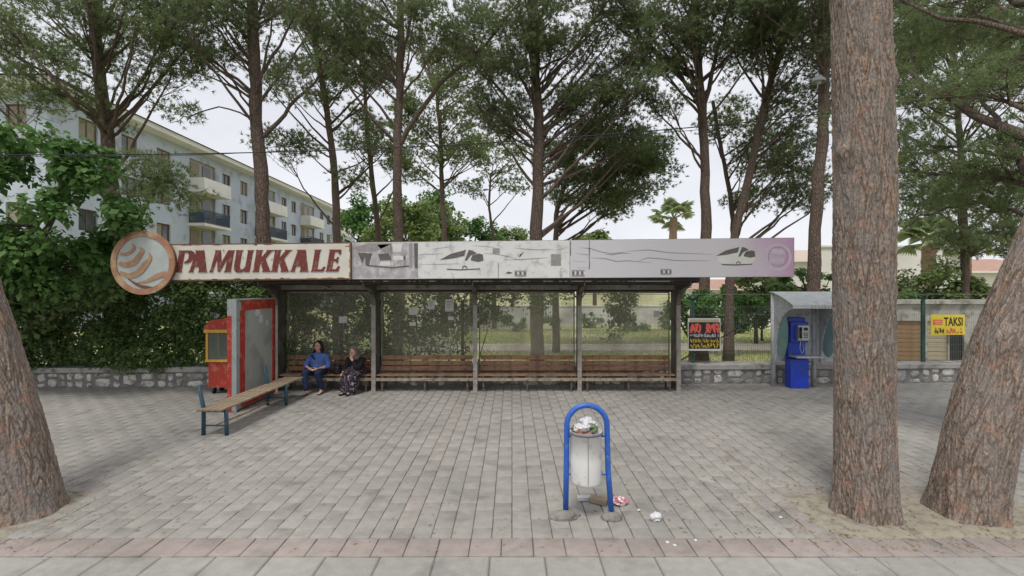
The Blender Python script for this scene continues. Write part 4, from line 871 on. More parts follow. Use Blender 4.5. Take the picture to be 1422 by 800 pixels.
# low houses at the right
def house(label, x0, x1, y0, y1, zw, wins, roofm='roof_red', ridge=1.3, wall='bld_white'):
    t = thing('house', ((x0+x1)/2, (y0+y1)/2, 0), label, 'house')
    facade(t, 'y', y0, x0, x1, 0, zw, wins, G[wall], sgn=-1)
    MB().box(x0+.01, x1-.01, y0+.2, y1, 0, zw).build('core', G[wall], t)
    for h in wins: window(t, 'y', y0, h, sgn=-1)
    q = MB(); o = .45; a, c, d, e = x0-o, x1+o, y0-o, y1+o; xm, ym = (a+c)/2, (d+e)/2
    q.add([(a, d, zw+.01), (c, d, zw+.01), (c, e, zw+.01), (a, e, zw+.01), (a+1.5, ym, zw+ridge), (c-1.5, ym, zw+ridge)], [(3, 2, 1, 0), (0, 1, 5, 4), (1, 2, 5), (2, 3, 4, 5), (3, 0, 4)]); q.build('roof', G[roofm], t)
    g = MB(); g.box(a, c, d-.08, d, zw-.06, zw+.06); g.build('gutter', G['bld_white'], t); return t
house('white bungalow with an orange tiled roof edge behind the massive trunk', 22.6, 31, 40, 48, 4.6, [(24, 25.4, 1.4, 2.8)], ridge=1.2, roofm='roof_pale')
house('pale house with a faded red roof far behind the phone booth', 20.2, 26.5, 52, 58, 2.3, [], ridge=1.1)
house('white low house with a red tiled roof at the right edge behind the palm', 27, 37, 33, 41, 3.5, [(29.4, 30.8, 1.2, 2.6), (31.6, 32.6, .2, 2.4)], ridge=1.1)
b = MB(); b.box(18.5, 27, 29.9, 30.15, 2.0, 4.9).box(18.4, 27.1, 29.8, 30.25, 4.9, 5.0).build('white_wall', G['bld_white'], label='tall blank white wall panel left of the red roofed house', cat='wall')
wl = MB(); wl.box(-6, 19, 32, 32.25, -.02, 1.25).box(-6.05, 19.05, 31.96, 32.29, 1.25, 1.31); wl.build('white_wall', G['bld_white'], label='long low white garden wall across the far side of the park', cat='wall')
# garage seen between the trunks
ga = thing('garage', (13.3, 15.8, 0), 'low concrete garage with brown and beige shutters behind the taxi sign', 'garage')
facade(ga, 'y', 15.6, 11.4, 15.6, 0, 1.95, [(11.6, 12.95, .02, 1.42), (13.05, 13.70, .02, 1.42), (13.74, 14.2, .02, 1.25)], G['cap'], sgn=-1, depth=.12)
MB().box(11.3, 15.7, 15.5, 16.6, 1.952, 2.07).build('roof_slab', G['cap'], ga)
for (a, c, m) in ((11.6, 12.95, 'shutter_brown'), (13.05, 13.70, 'shutter_beige')):
    z = .02
    while z < 1.40: MB().box(a, c, 15.665, 15.69, z+.004, z+.136, bev=.008).build('shutter_slat', G[m], ga); z += .14
MB().box(13.74, 14.2, 15.67, 15.70, .02, 1.25).build('door', G['black'], ga)
MB().box(11.41, 15.59, 15.75, 16.55, 0, 1.95).build('core', G['mortar'], ga)
# ================================================= BUS SHELTER
PX = [-5.56, -3.26, -.865, 1.59, 3.92]; YF, YG = 11.70, 12.22
sh = thing('bus_shelter', (-.8, 12.0, 0), 'long weathered steel bus shelter with glazed back and wide printed board in front', 'bus shelter')
for i, x in enumerate(PX):
    prof = [(YF, 0), (YG, 0), (YG, 2.60), (10.86, 2.60), (10.86, 2.50)]
    for k in range(9):
        a = math.pi/2*k/8; prof.append((10.98+(YF-10.98)*math.sin(a)*1.0, 2.48-.42*(1-math.cos(a))))
    q = MB(); q.prism(prof, 'x', x-.012, x+.012); pst = q.build('post', G['steel'], sh)
    fl = MB(); fl.box(x-.05, x+.05, YF-.018, YF-.001, 0, 2.04, bev=.003); fl.build('post_flange', G['steel_light'], pst)
    c = MB(); pts = [(10.98+(YF-10.98)*math.sin(math.pi/2*k/8), 2.48-.42*(1-math.cos(math.pi/2*k/8))) for k in range(9)]
    for (ya, za), (yb, zb) in zip(pts[:-1], pts[1:]): c.add([(x-.05, ya, za-.004), (x+.05, ya, za-.004), (x+.05, yb-.001, zb-.004), (x-.05, yb-.001, zb-.004), (x-.05, ya, za-.018), (x+.05, ya, za-.018), (x+.05, yb-.001, zb-.018), (x-.05, yb-.001, zb-.018)], [(0, 1, 2, 3), (7, 6, 5, 4), (0, 4, 5, 1), (2, 6, 7, 3), (1, 5, 6, 2), (3, 7, 4, 0)])
    c.build('bracket_flange', G['steel'], pst)  # darker steel than the post flange, puts under-roof shade into its colour
    MB().box(x-.10, x+.10, YF-.10, YG+.06, 0.001, .012).build('foot_plate', G['steel_light'], pst)
MB().box(-5.62, 3.98, 11.93, 12.03, 2.41, 2.53, bev=.004).build('long_beam', G['steel_light'], sh)
MB().box(-5.60, 3.96, 12.19, 12.25, 2.36, 2.59).build('header_beam', G['roof'], sh)
MB().box(-5.62, 3.98, 10.9, 10.96, 2.54, 2.598).build('front_beam', G['roof'], sh)  # dark roof colour stands in for the shade behind the board
MB().box(-5.66, 4.07, 10.80, 10.838, 2.60, 2.76).build('eave_shade_strip', G['roof'], sh)  # added dark strip, hides the bright jagged roof edge and reads as shade
MB().box(-5.62, 3.98, 11.4, 11.45, 2.54, 2.598).build('purlin', G['roof'], sh)
for i in range(4):
    x = (PX[i]+PX[i+1])/2; MB().box(x-.025, x+.025, 10.97, 12.18, 2.535, 2.595).build('rafter', G['roof'], sh)  # rafters darkened by colour to read as shaded
    MB().tube([(x, 11.0, 2.66), (x+.05, 11.9, 2.46)], .014, 6).build('strut', G['steel'], sh)
rb = MB(); x = -5.68      # folded roof sheet
zz = []; 
while x < 4.05: zz += [(x, 2.640), (x+.05, 2.640), (x+.07, 2.655), (x+.12, 2.655)]; x += .14
top = [(a, b+.05) for a, b in zz]; n = len(zz)
V = [(a, 10.84, b) for a, b in zz]+[(a, 12.45, b+.0) for a, b in zz]+[(a, 10.84, b) for a, b in top]+[(a, 12.45, b) for a, b in top]
Fs = [(i, i+1, n+i+1, n+i) for i in range(n-1)]+[(2*n+i, 3*n+i, 3*n+i+1, 2*n+i+1) for i in range(n-1)]
rb.add(V, Fs).build('roof_sheet', G['roof'], sh)
MB().box(-5.68, -5.64, 10.82, 12.45, 2.56, 2.66).build('edge_trim', G['steel'], sh); MB().box(4.05, 4.09, 10.82, 12.45, 2.56, 2.66).build('edge_trim', G['steel'], sh)
for i in range(4):
    a, c = PX[i]+.05, PX[i+1]-.05
    f = MB().box(a, a+.03, YG-.03, YG, .10, 2.36).box(c-.03, c, YG-.03, YG, .10, 2.36).box(a+.03, c-.03, YG-.03, YG, 2.325, 2.36).box(a+.03, c-.03, YG-.03, YG, .74, .77).build('glass_frame', G['steel_light'], sh)
    MB().box(a+.031, c-.031, YG-.018, YG-.010, .771, 2.324).build('glass_panel', G['glass'], f)
# ---- the printed board (parts of the shelter)
YB = 10.70
def bz(px, py): p = P(px, py, YB-.03); return (p.x, p.z)
def boardpoly(pxs, name, m, parent, lift=.002, label=None, thick=.0015):
    q = MB(); q.prism([bz(*p) for p in pxs], 'y', YB-.03-lift-thick, YB-.03-lift); return q.build(name, m, parent, label=label)
q = MB(); q.prism([bz(488, 388), bz(1103, 384.5), bz(1103, 330), bz(488, 336.5)], 'y', YB-.03, YB+.10); board = q.build('front_board', G['steel_light'], sh, label='long grey printed fascia board, fading to violet at its right end')
q = MB()
for a, c_, t_, b_2 in ((489, 580, 337, 387.5), (580.6, 791, 335.8, 387), (791.8, 1102, 333.8, 385.5)):
    k = lambda x: 336.5-(x-488)/615*6.5
    m = {489: 'board', 580.6: 'board', 791.8: 'lavender'}[a]
    kb_ = lambda x: 388-(x-488)/615*3.5
    boardpoly([(a, kb_(a)-.6), (c_, kb_(c_)-.6), (c_, k(c_)+.6), (a, k(a)+.6)], 'print_sheet', G[m], board, .0005)
kt = lambda x: 336.5-(x-488)/615*6.5
# faded photograph of a bus station at the left end
MID = 'print_mid'
ph = boardpoly([(490, 386.5), (580, 386), (580, 336.5), (490, 337.5)], 'faded_picture', mat('print_faded', (.44, .42, .43), (.33, .31, .32), 5, 8, rough=.5, dirt=(.52, .50, .53), dscale=7), board, .0025)
for pl, m in (([(490, 344), (512, 338), (545, 338), (520, 350), (498, 349)], MID), ([(497, 351), (517, 352), (512, 370), (508, 369), (507, 357), (503, 366)], 'print_dark'), ([(524, 340), (543, 339), (546, 352), (535, 353)], MID),
              ([(525, 353), (540, 352), (544, 361), (528, 362)], 'print_dark'), ([(546, 355), (562, 356), (562, 361), (546, 361)], 'print_light'), ([(528, 364), (545, 363), (546, 369), (528, 369)], 'print_light'), ([(545, 339), (559, 338), (557, 350), (546, 350)], 'print_light'),
              ([(512, 368), (545, 371), (568, 368.5), (568, 370.5), (545, 373), (512, 370)], 'print_dark'), ([(568, 338), (573, 338), (572, 372), (569, 372)], MID), ([(575, 338), (580, 338), (580, 373), (576, 372)], 'print_dark'), ([(560, 352), (564, 352), (564, 370), (561, 370)], MID)):
    boardpoly(pl, 'picture_shape', G[m], board, .0045)
def bus_picture(ox, oy, s, body):
    """the printed coach: raked side glass, windscreen, wheel, sill"""
    f = lambda pts: [(ox+x*s, oy+y*s) for x, y in pts]
    if body: boardpoly(f([(0, 15), (4, 12), (42, 1), (60, 5), (65, 15), (64, 22), (58, 28), (10, 28), (4, 24)]), 'bus_body', G['print_light'], board, .0045)
    for pl in ([(0, 15), (16, 6), (39, 0), (36, 9), (18, 13)], [(43, 0), (48, 1), (55, 5), (46, 8), (40, 16), (37, 16)], [(46, 14), (49, 8), (58, 5.5), (64, 7), (65, 16), (57, 18), (46, 15.5)], [(10, 28.2), (30, 29), (60, 27.6), (60, 29), (30, 30.6), (10, 29.6)]):
        boardpoly(f(pl), 'bus_window', G['print_dark'], board, .0065)
    a = [(37+4*math.cos(t), 28-4.5*math.sin(t)) for t in [math.pi*k/8 for k in range(9)]]; c_ = [(37+2.6*math.cos(t), 28-3*math.sin(t)) for t in [math.pi*k/8 for k in range(9)]]
    boardpoly(f(a+c_[::-1]), 'bus_wheel', G['print_dark'], board, .0085)
bus_picture(611, 347, .93, False); bus_picture(994, 343, .84, True)
# violet seal at the right end
def ring(cx, cy, r, w, m, lift, name='seal_ring', a0=0, a1=2*math.pi, n=36):
    full = abs(a1-a0-2*math.pi) < .01
    for k in range(1):
        o = [(cx+r*math.cos(a0+(a1-a0)*i/n), cy+r*math.sin(a0+(a1-a0)*i/n)) for i in range(n+1)]; q = [(cx+(r-w)*math.cos(a0+(a1-a0)*i/n), cy+(r-w)*math.sin(a0+(a1-a0)*i/n)) for i in range(n+1)]
        b = MB(); vs = [(bz(*p)[0], YB-.03-lift, bz(*p)[1]) for p in o+q]; b.add(vs, [(i, i+1, n+1+i+1, n+1+i) for i in range(n)]); b.build(name, m, board)
pale = mat('print_pale_violet', (.56, .52, .57), (.5, .46, .52), 9, rough=.5); vio = mat('print_violet', (.40, .20, .34), (.36, .19, .32), 9, rough=.5)
ring(1080, 357, 19, 3, pale, .004); ring(1080, 356.5, 13.5, 1, vio, .004)
for pl in ([(1070, 352), (1072, 346), (1078, 345), (1080, 349), (1084, 345), (1089, 347), (1090, 353), (1080, 354)], ): boardpoly(pl, 'seal_emblem', pale, board, .0045)
for x in (1068.5, 1072, 1075.5, 1079, 1082.5, 1086): boardpoly([(x, 359), (x+2.6, 359), (x+2.6, 366), (x, 366)], 'seal_letter', pale, board, .0045)
# scratches, splits and stickers on the board
def crack(pts, w, m='print_dark'):
    up = [(x, y-w*(.4 if 0 < i < len(pts)-1 else .1)) for i, (x, y) in enumerate(pts)]; dn = [(x, y+w*(.4 if 0 < i < len(pts)-1 else .1)) for i, (x, y) in enumerate(pts)]
    boardpoly(up+dn[::-1], 'crack', G[m], board, .0055)
for c_ in ([(714, 344), (730, 346), (745, 347), (768, 346.5)], [(698, 361), (720, 360.5), (745, 359), (763, 357.5)], [(770, 348), (780, 346), (790, 343)], [(774, 351), (790, 350.6)], [(806, 344), (820, 345), (835, 350), (848, 352), (870, 350)],
           [(840, 353), (850, 354), (862, 351.5), (876, 352)], [(820, 358), (840, 359), (856, 363), (872, 362), (905, 365)], [(870, 349), (900, 347), (930, 351), (990, 353)], [(886, 363), (898, 358), (915, 359), (940, 362), (985, 362)], [(600, 346), (615, 344), (625, 342.5)], [(583, 353), (600, 353), (615, 352)], [(582, 367), (612, 367), (640, 366)],
           [(700, 345), (690, 340), (694, 336)], [(800, 352), (815, 353.5), (818, 353.5)], [(795, 362), (812, 364)], [(655, 341), (675, 342), (692, 345)], [(672, 352), (690, 353), (705, 356), (722, 361)], [(721, 358), (728, 349), (722, 354)], [(800, 372), (816, 371.8)]): crack(c_, .62, MID if len(c_) == 3 else 'print_dark')
for x, y0, y1, w in ((818.3, 334, 374, 1.3), (792.3, 335, 355, 1.1), (692, 365, 386, .8), (543, 338, 378, .8), (779, 372, 386, .7)):
    pts = []; rr = random.Random(int(x)); n = 9
    l = [(x-w*rr.uniform(.1, .7), y0+(y1-y0)*i/n) for i in range(n+1)]; r3 = [(x+w*rr.uniform(.1, .7), y0+(y1-y0)*i/n) for i in range(n+1)]; boardpoly(l+r3[::-1], 'crack', G['print_dark'], board, .0055)
for x0, x1, y0, y1, m in ((714.5, 731, 375.6, 384, MID), (794, 812, 375, 384, MID), (917, 932, 373.5, 381.5, MID), (765, 779, 353, 369, MID), (684, 694, 345, 352, MID)):
    st = boardpoly([(x0, y1), (x1, y1), (x1, y0), (x0, y0)], 'sticker', G[m], board, .0045)
    n = int((x1-x0)/3)
    for j in range(n): 
        if m == MID and x1-x0 > 12 and y0 > 370: boardpoly([(x0+1+j*3.1, y1-2), (x0+2.9+j*3.1, y1-2), (x0+2.9+j*3.1, y0+2.4), (x0+1+j*3.1, y0+1.6)], 'sticker_mark', G['print_light'] if j % 2 else G['print_dark'], board, .0065)
boardpoly([(702, 379.5), (706, 377), (712, 379), (708, 380.5)], 'sticker', G['print_dark'], board, .0045)
# ================================================= LETTERED SIGN AND ROUND EMBLEM
YS = 10.60
def sz(px, py, y=YS): p = P(px, py, y); return (p.x, p.z)
sg = thing('lettered_sign', P(365, 390, YS+.1), 'rusty white box sign reading PAMUKKALE in dark red italic capitals, left of the grey board', 'sign')
MB().prism([sz(238, 390.5), sz(487.5, 388), sz(487.5, 336.5), sz(238, 339)], 'y', YS, YS+.17).build('sign_box', G['rust_dark'], sg)
MB().prism([sz(239.5, 388.6), sz(486, 386.3), sz(486, 338.2), sz(239.5, 340.8)], 'y', YS-.004, YS-.0005).build('sign_face', G['white_sign'], sg)
rr = random.Random(2)
for i in range(34):       # rust eaten patches round the rim
    e = rr.choice('tbr'); x = rr.uniform(242, 484)
    if e == 'r': cx, cy, a, c_ = 485.3, rr.uniform(340, 386), .6, rr.uniform(1.5, 6)
    else: cx, cy, a, c_ = x, (340.9-(x-240)*.0105+.2 if e == 't' else 388.2-(x-240)*.0095), rr.uniform(2, 9), rr.uniform(.35, 1.1)
    n = 9; MB().prism([sz(cx+a*math.cos(2*math.pi*k/n)*rr.uniform(.6, 1.1), min(388, max(339, cy+c_*math.sin(2*math.pi*k/n)*rr.uniform(.6, 1.2)))) for k in range(n)], 'y', YS-.0052-.0006*(i % 4), YS-.0042).build('rust_patch', G['rust'] if rr.random() < .6 else G['rust_dark'], sg)
GL = {'P': [(0, 0), (.32, 0), (.28, .06), (.28, .90), (.44, .90), (.52, .80), (.52, .62), (.45, .53), (.36, .48), (.36, .40), (.55, .43), (.74, .57), (.79, .75), (.73, .92), (.58, 1.0), (.0, 1.0), (.04, .93), (.04, .06)],
 'A': [(0, 0), (.26, 0), (.21, .05), (.26, .25), (.47, .25), (.50, .05), (.45, 0), (.90, 0), (.85, .06), (.58, 1), (.16, 1), (.22, .93), (.06, .06)],
 'M': [(0, 0), (.2, 0), (.16, .05), (.27, .66), (.40, .02), (.50, .02), (.76, .66), (.74, .05), (.68, 0), (1.04, 0), (1.0, .05), (1.0, .94), (1.04, 1), (.74, 1), (.50, .42), (.38, 1), (.10, 1), (.15, .93), (.04, .06)],
 'U': [(.02, 1), (.36, 1), (.31, .93), (.31, .25), (.37, .14), (.48, .12), (.57, .2), (.60, .3), (.60, .93), (.56, 1), (.86, 1), (.82, .93), (.82, 0), (.58, 0), (.58, .07), (.42, -.02), (.2, -.01), (.08, .1), (.06, .28), (.06, .93)],
 'K': [(0, 0), (.34, 0), (.30, .06), (.30, .36), (.34, .42), (.50, .06), (.46, 0), (.86, 0), (.82, .06), (.52, .60), (.74, .93), (.86, 1), (.50, 1), (.54, .94), (.30, .62), (.30, .94), (.34, 1), (0, 1), (.05, .94), (.05, .06)],
 'L': [(0, 0), (.60, 0), (.66, .22), (.58, .22), (.5, .10), (.29, .10), (.29, .94), (.34, 1), (0, 1), (.05, .94), (.05, .06)],
 'E': [(0, 0), (.60, 0), (.64, .24), (.56, .24), (.48, .10), (.29, .10), (.29, .47), (.42, .47), (.46, .38), (.52, .38), (.52, .66), (.46, .66), (.42, .57), (.29, .57), (.29, .90), (.46, .90), (.52, .78), (.60, .78), (.58, 1), (0, 1), (.05, .94), (.05, .06)]}
for ch, x0 in zip('PAMUKKALE', (22, 120, 279, 452, 605, 745, 890, 1048, 1160)):
    bx_ = 240+x0/5.469; H_ = 30.3; by = 378.2-(bx_-240)*.006
    MB().prism([sz(bx_+(u+.17*v)*H_*.97, by-v*H_) for u, v in GL[ch]], 'y', YS-.022, YS-.0045).build('letter', G['letters'], sg)
MB().prism([sz(*p) for p in ((479, 341.5), (485.7, 341), (485.7, 343), (479.5, 343.3))], 'y', YS-.0052, YS-.0042).build('rust_patch', G['rust'], sg)
for x in (300, 430):     # hangers behind
    p = P(x, 345, YS+.17); MB().box(p.x-.03, p.x+.03, YS+.172, YS+.35, 2.75, 3.3).build('hanger', G['rust_dark'], sg)
em = thing('round_emblem', P(198.5, 409, YS-.02), 'round rusty emblem with curling terrace shapes at the left end of the lettered sign', 'sign')
YE = YS-.10; CX, CY, RO, RI = 198.8, 364.8, 44.5, 36.8
def circ(r, n=48, cx=CX, cy=CY): return [sz(cx+r*math.cos(2*math.pi*k/n), cy+r*math.sin(2*math.pi*k/n), YE) for k in range(n)]
MB().prism(circ(RO-1.2), 'y', YE+.012, YE+.095).build('emblem_drum', G['rust_dark'], em)
MB().prism(circ(RI+1), 'y', YE+.004, YE+.0115).build('emblem_ground', G['logo_bg'], em)
o_, i_ = circ(RO), circ(RI); n = 48; q = MB()
vs = [(x, YE-.02, z) for x, z in o_]+[(x, YE-.02, z) for x, z in i_]+[(x, YE+.011, z) for x, z in o_]+[(x, YE+.0035, z) for x, z in i_]
q.add(vs, [(k, (k+1) % n, n+(k+1) % n, n+k) for k in range(n)]+[(k, 2*n+k, 2*n+(k+1) % n, (k+1) % n) for k in range(n)]+[(n+k, n+(k+1) % n, 3*n+(k+1) % n, 3*n+k) for k in range(n)]); q.build('emblem_rim', G['rust'], em)
def swoosh(pts, ws, m, lift):
    pts = [(145+x/8, 315+y/8) for x, y in pts]; n = 20; c_ = spline([(x, y, 0) for x, y in pts], n); w_ = np.interp(np.linspace(0, 1, n), np.linspace(0, 1, len(ws)), ws)/8
    L1, L2 = [], []
    for i in range(n):
        t = (c_[min(i+1, n-1)]-c_[max(i-1, 0)]).normalized(); nn_ = Vector((-t.y, t.x, 0)); L1.append(c_[i]+nn_*w_[i]/2); L2.append(c_[i]-nn_*w_[i]/2)
    q = MB(); pp = [sz(p.x, p.y, YE) for p in L1]+[sz(p.x, p.y, YE) for p in L2]
    q.add([(x, YE-lift, z) for x, z in pp]+[(x, YE+.003, z) for x, z in pp], [(i, i+1, n+i+1, n+i) for i in range(n-1)]+[(i, 2*n+i, 2*n+i+1, i+1) for i in range(n-1)]+[(n+i, n+i+1, 3*n+i+1, 3*n+i) for i in range(n-1)])
    q.build('terrace_shape', G[m], em)
swoosh([(175, 302), (240, 305), (300, 275), (335, 225), (308, 182)], (22, 34, 38, 32, 4), 'bronze', .012)
swoosh([(160, 400), (240, 425), (330, 395), (395, 315), (428, 262), (388, 228)], (40, 56, 66, 56, 34, 4), 'bronze', .010)
swoosh([(170, 505), (280, 545), (390, 500), (465, 410), (512, 345), (498, 285)], (30, 58, 68, 64, 36, 4), 'bronze', .012)
swoosh([(360, 622), (480, 600), (580, 552), (670, 525), (745, 545)], (6, 34, 56, 60, 62), 'bronze', .012)
swoosh([(265, 580), (380, 650), (470, 672), (570, 676)], (8, 30, 38, 6), 'rust_dark', .009)
# ================================================= BENCHES
def sbench(i, label):
    a, c = PX[i]+.07, PX[i+1]-.07
    t = thing('shelter_bench', ((a+c)/2, 12.0, 0), label, 'bench', 'slatted benches inside the shelter')
    for k, (z, y) in enumerate(((.625, 12.12), (.755, 12.14), (.495, 12.10))): MB().box(a+.03, c-.03, y-.018, y+.018, z-.054, z+.054, bev=.006).build('backrest_slat', G['wood'], t)
    for y in (11.78, 11.885, 11.99): MB().box(a-.01, c+.01, y-.047, y+.047, .372, .402, bev=.006).build('seat_slat', G['wood'], t)
    MB().box(a-.02, c+.02, 11.705, 11.735, .255, .325, bev=.005).build('apron_slat', G['wood_pale'], t)
    for x in (a+.12, (a+c)/2, c-.12):
        q = MB(); q.box(x-.02, x+.02, 11.74, 12.08, .345, .371).box(x-.02, x+.02, 12.04, 12.08, 0, .345).box(x-.02, x+.02, 11.74, 11.775, 0, .345).tube([(x, 12.10, .372), (x, 12.165, .78)], .014, 6); q.build('bench_frame', G['steel'], t)
    return t
sbench(0, 'slatted wooden bench in the leftmost bay, where the two women sit'); sbench(1, 'slatted wooden bench in the second bay, below the notices on the glass')
sbench(2, 'slatted wooden bench in the third bay, in front of the clear lawn view'); sbench(3, 'slatted wooden bench in the rightmost bay beside the last post')
fb = thing('park_bench', (-5.0, 9.3, 0), 'free standing bench with worn planks and blue green steel legs left of the shelter', 'bench')
def bpt(u, v, z): # u along the bench from the near end, v across (left to right)
    o_ = Vector((-5.17, 8.22, 0)); d = Vector((.02, 1, 0)).normalized(); s = Vector((1, -.02, 0)).normalized(); return o_+d*u+s*v+Vector((0, 0, z))
Mb = Matrix(((1, .02, 0, -5.17), (-.02, 1, 0, 8.22), (0, 0, 1, 0), (0, 0, 0, 1)))
for v in (.0, .107, .214, .321): MB().box(v, v+.098, -.08, 2.95, .425, .458, Mb, bev=.006).build('seat_plank', G['wood_worn'], fb)
for u in (.06, 2.15):
    MB().tube([bpt(u, .42, 0), bpt(u, .41, .42)], .032, 10).build('leg', G['teal_steel'], fb)
    MB().tube([bpt(u, .03, 0), bpt(u, .03, .44), bpt(u, -.05, .83)], .032, 10).build('leg', G['teal_steel'], fb)
    MB().tube([bpt(u, .03, .16), bpt(u, .41, .16)], .014, 6).build('cross_bar', G['teal_steel'], fb); MB().tube([bpt(u, .0, .40), bpt(u, .42, .40)], .02, 6).build('seat_bearer', G['teal_steel'], fb)
MB().tube([bpt(.06, .22, .16), bpt(1.1, .24, .14), bpt(2.15, .22, .16)], .013, 6).build('stretcher', G['rust'], fb)
# ================================================= LIGHT BOX PANEL
ad = thing('advertising_panel', (-5.52, 10.6, 0), 'tall empty advertising light box with a red and grey frame standing left of the shelter', 'advertising panel')
ya, yb_, xi, xo, zt = 9.77, 11.36, -5.42, -5.60, 2.20
MB().box(xo+.002, xi-.012, ya+.03, yb_-.02, .04, zt-.03).build('panel_body', G['grey_paint'], ad)
MB().box(xo-.002, xo+.088, ya-.004, ya+.029, 0, 1.90, bev=.003).build('end_strip', G['red_paint'], ad)
MB().box(xo-.002, xo+.088, ya-.002, ya+.029, 1.901, zt, bev=.003).box(xo+.089, xi+.002, ya-.002, ya+.029, 0, zt, bev=.003).build('end_panel', G['grey_paint'], ad)
for nm, bxs in (('frame_rail', (ya+.20, yb_, zt-.20, zt)), ('frame_rail', (ya+.20, yb_, .06, .20)), ('frame_stile', (ya+.12, ya+.30, .2, zt-.2)), ('frame_stile', (yb_-.12, yb_, .2, zt-.2)), ):
    MB().box(xi-.011, xi+.012, bxs[0], bxs[1], bxs[2], bxs[3], bev=.003).build(nm, G['red_paint'], ad)
MB().box(xi-.011, xi+.004, ya+.03, ya+.119, .04, zt).build('frame_stile', G['grey_paint'], ad)
MB().box(xi-.011, xi-.004, ya+.301, yb_-.121, .201, zt-.201).build('display_sheet', mat('display_sheet', (.40, .41, .38), (.34, .345, .325), 1.2, 6, rough=.35, dirt=(.28, .285, .26), dscale=2.5, spec=.5), ad)
for y, z, w, h in ((10.5, 1.86, .20, .2), (10.66, 1.70, .14, .16), (10.95, 1.62, .10, .12)): MB().box(xi-.0035, xi-.001, y, y+w, z, z+h).build('paper_scrap', G['paper'], ad)
MB().box(xo, xi+.02, ya, yb_, zt+.001, zt+.03).build('top_cap', G['grey_paint'], ad)
for y in (ya+.25, yb_-.25): MB().box(xo+.04, xi-.04, y-.04, y+.04, 0, .04).build('foot', G['steel'], ad)
# ================================================= POPCORN CART
pc = thing('vending_cart', (-6.75, 11.6, 0), 'red and yellow glazed snack cart half hidden behind the advertising panel', 'cart')
x0, x1, y0, y1 = -7.06, -6.30, 11.45, 11.95
MB().box(x0+.04, x1-.04, y0+.04, y1-.04, .14, .74, bev=.01).build('cabinet', G['red_paint'], pc)
fr = MB()
for xx in (x0, x1-.05):
    for yy in (y0, y1-.05): fr.box(xx, xx+.05, yy, yy+.05, .80, 1.42)
fr.box(x0-.01, x1+.01, y0-.01, y1+.01, .745, .80).box(x0-.03, x1+.03, y0-.03, y1+.03, 1.42, 1.49).build('window_frame', G['yellow_paint'], pc)
MB().box(x0+.051, x1-.051, y0+.015, y0+.022, .801, 1.419).build('window_pane', mat('cart_glass', (.2, .24, .2), (.15, .18, .15), 3, rough=.1, alpha=(.3, .5), spec=.6), pc); MB().box(x0+.015, x0+.022, y0+.051, y1-.051, .801, 1.419).build('window_pane', MATS['cart_glass'], pc)
MB().box(x0+.06, x1-.06, y1-.046, y1-.03, .801, 1.419).build('back_panel', G['steel'], pc)
MB().prism([(x0-.02, 1.491), (x1+.02, 1.491), (x1+.02, 1.55), (x1-.08, 1.68), (x1-.2, 1.72), (x0+.2, 1.72), (x0+.08, 1.68), (x0-.02, 1.55)], 'y', y0-.02, y1+.02).build('domed_roof', G['red_paint'], pc)
for xx in (x0+.14, x1-.14): 
    q = MB(); q.tube([(xx-.02, y0+.1, .075), (xx+.02, y0+.1, .075)], .074, 14, True, False); q.build('wheel', G['black'], pc); q = MB(); q.tube([(xx-.02, y1-.1, .075), (xx+.02, y1-.1, .075)], .074, 14, True, False); q.build('wheel', G['black'], pc)
p = P(246, 503, 12.6); zc = .478; MB().lathe([(0, zc), (.035, zc), (.036, zc+.13), (.028, zc+.16), (.013, zc+.18), (.013, zc+.2), (0, zc+.2)], -8.4, 12.45, 12).build('plastic_bottle', G['bottle'], origin=(-8.4, 12.45, zc), label='small pale blue plastic bottle standing on the wall left of the snack cart', cat='bottle')
# ================================================= LITTER BIN
BX, BY = (815-711)/F*5.33, 5.33; r0 = .215
lb = thing('litter_bin', (BX, BY, 0), 'litter bin with a bright blue tubular hoop and pale hanging bucket near the kerb', 'litter bin')
arch = [(-r0-.013, 0, .02), (-r0-.006, 0, .5), (-r0, 0, .98)]+[(-r0*math.cos(math.pi*k/16), 0, .98+r0*.98*math.sin(math.pi*k/16)) for k in range(1, 16)]+[(r0, 0, .98), (r0+.012, 0, .5), (r0+.045, -.03, .02)]
MB().tube([(BX+a, BY+b, c) for a, b, c in arch], .030, 16).build('hoop', G['bin_blue'], lb)
bc = BX-.012; br = .165
pr = [(.0, .335), (.06, .338), (.12, .348), (br-.008, .37), (br, .395), (br+.003, .62), (br, .895), (br+.012, .900), (br+.014, .915), (br+.002, .925), (br-.006, .92), (br-.008, .40), (.0, .36)]
MB().lathe(pr, bc, BY, 36).build('bucket', G['bin_grey'], lb)
MB().lathe([(br+.011, .893), (br+.018, .898), (br+.019, .918), (br+.010, .926), (br+.005, .922), (br+.011, .893)], bc, BY, 36).build('bucket_rim', mat('rim_dark', (.14, .15, .18), (.2, .2, .22), 20, rough=.5), lb)
MB().box(bc-.002, bc+.003, BY-br-.0065, BY-br-.0015, .40, .89).build('bucket_seam', G['mortar'], lb)
for s in (-1, 1): MB().tube([(bc+s*br, BY, .86), (BX+s*(r0-.01), BY, .86)], .012, 8).tube([(bc+s*br, BY, .45), (BX+s*(r0-.005), BY, .45)], .010, 8).build('bracket', G['bin_blue'], lb)
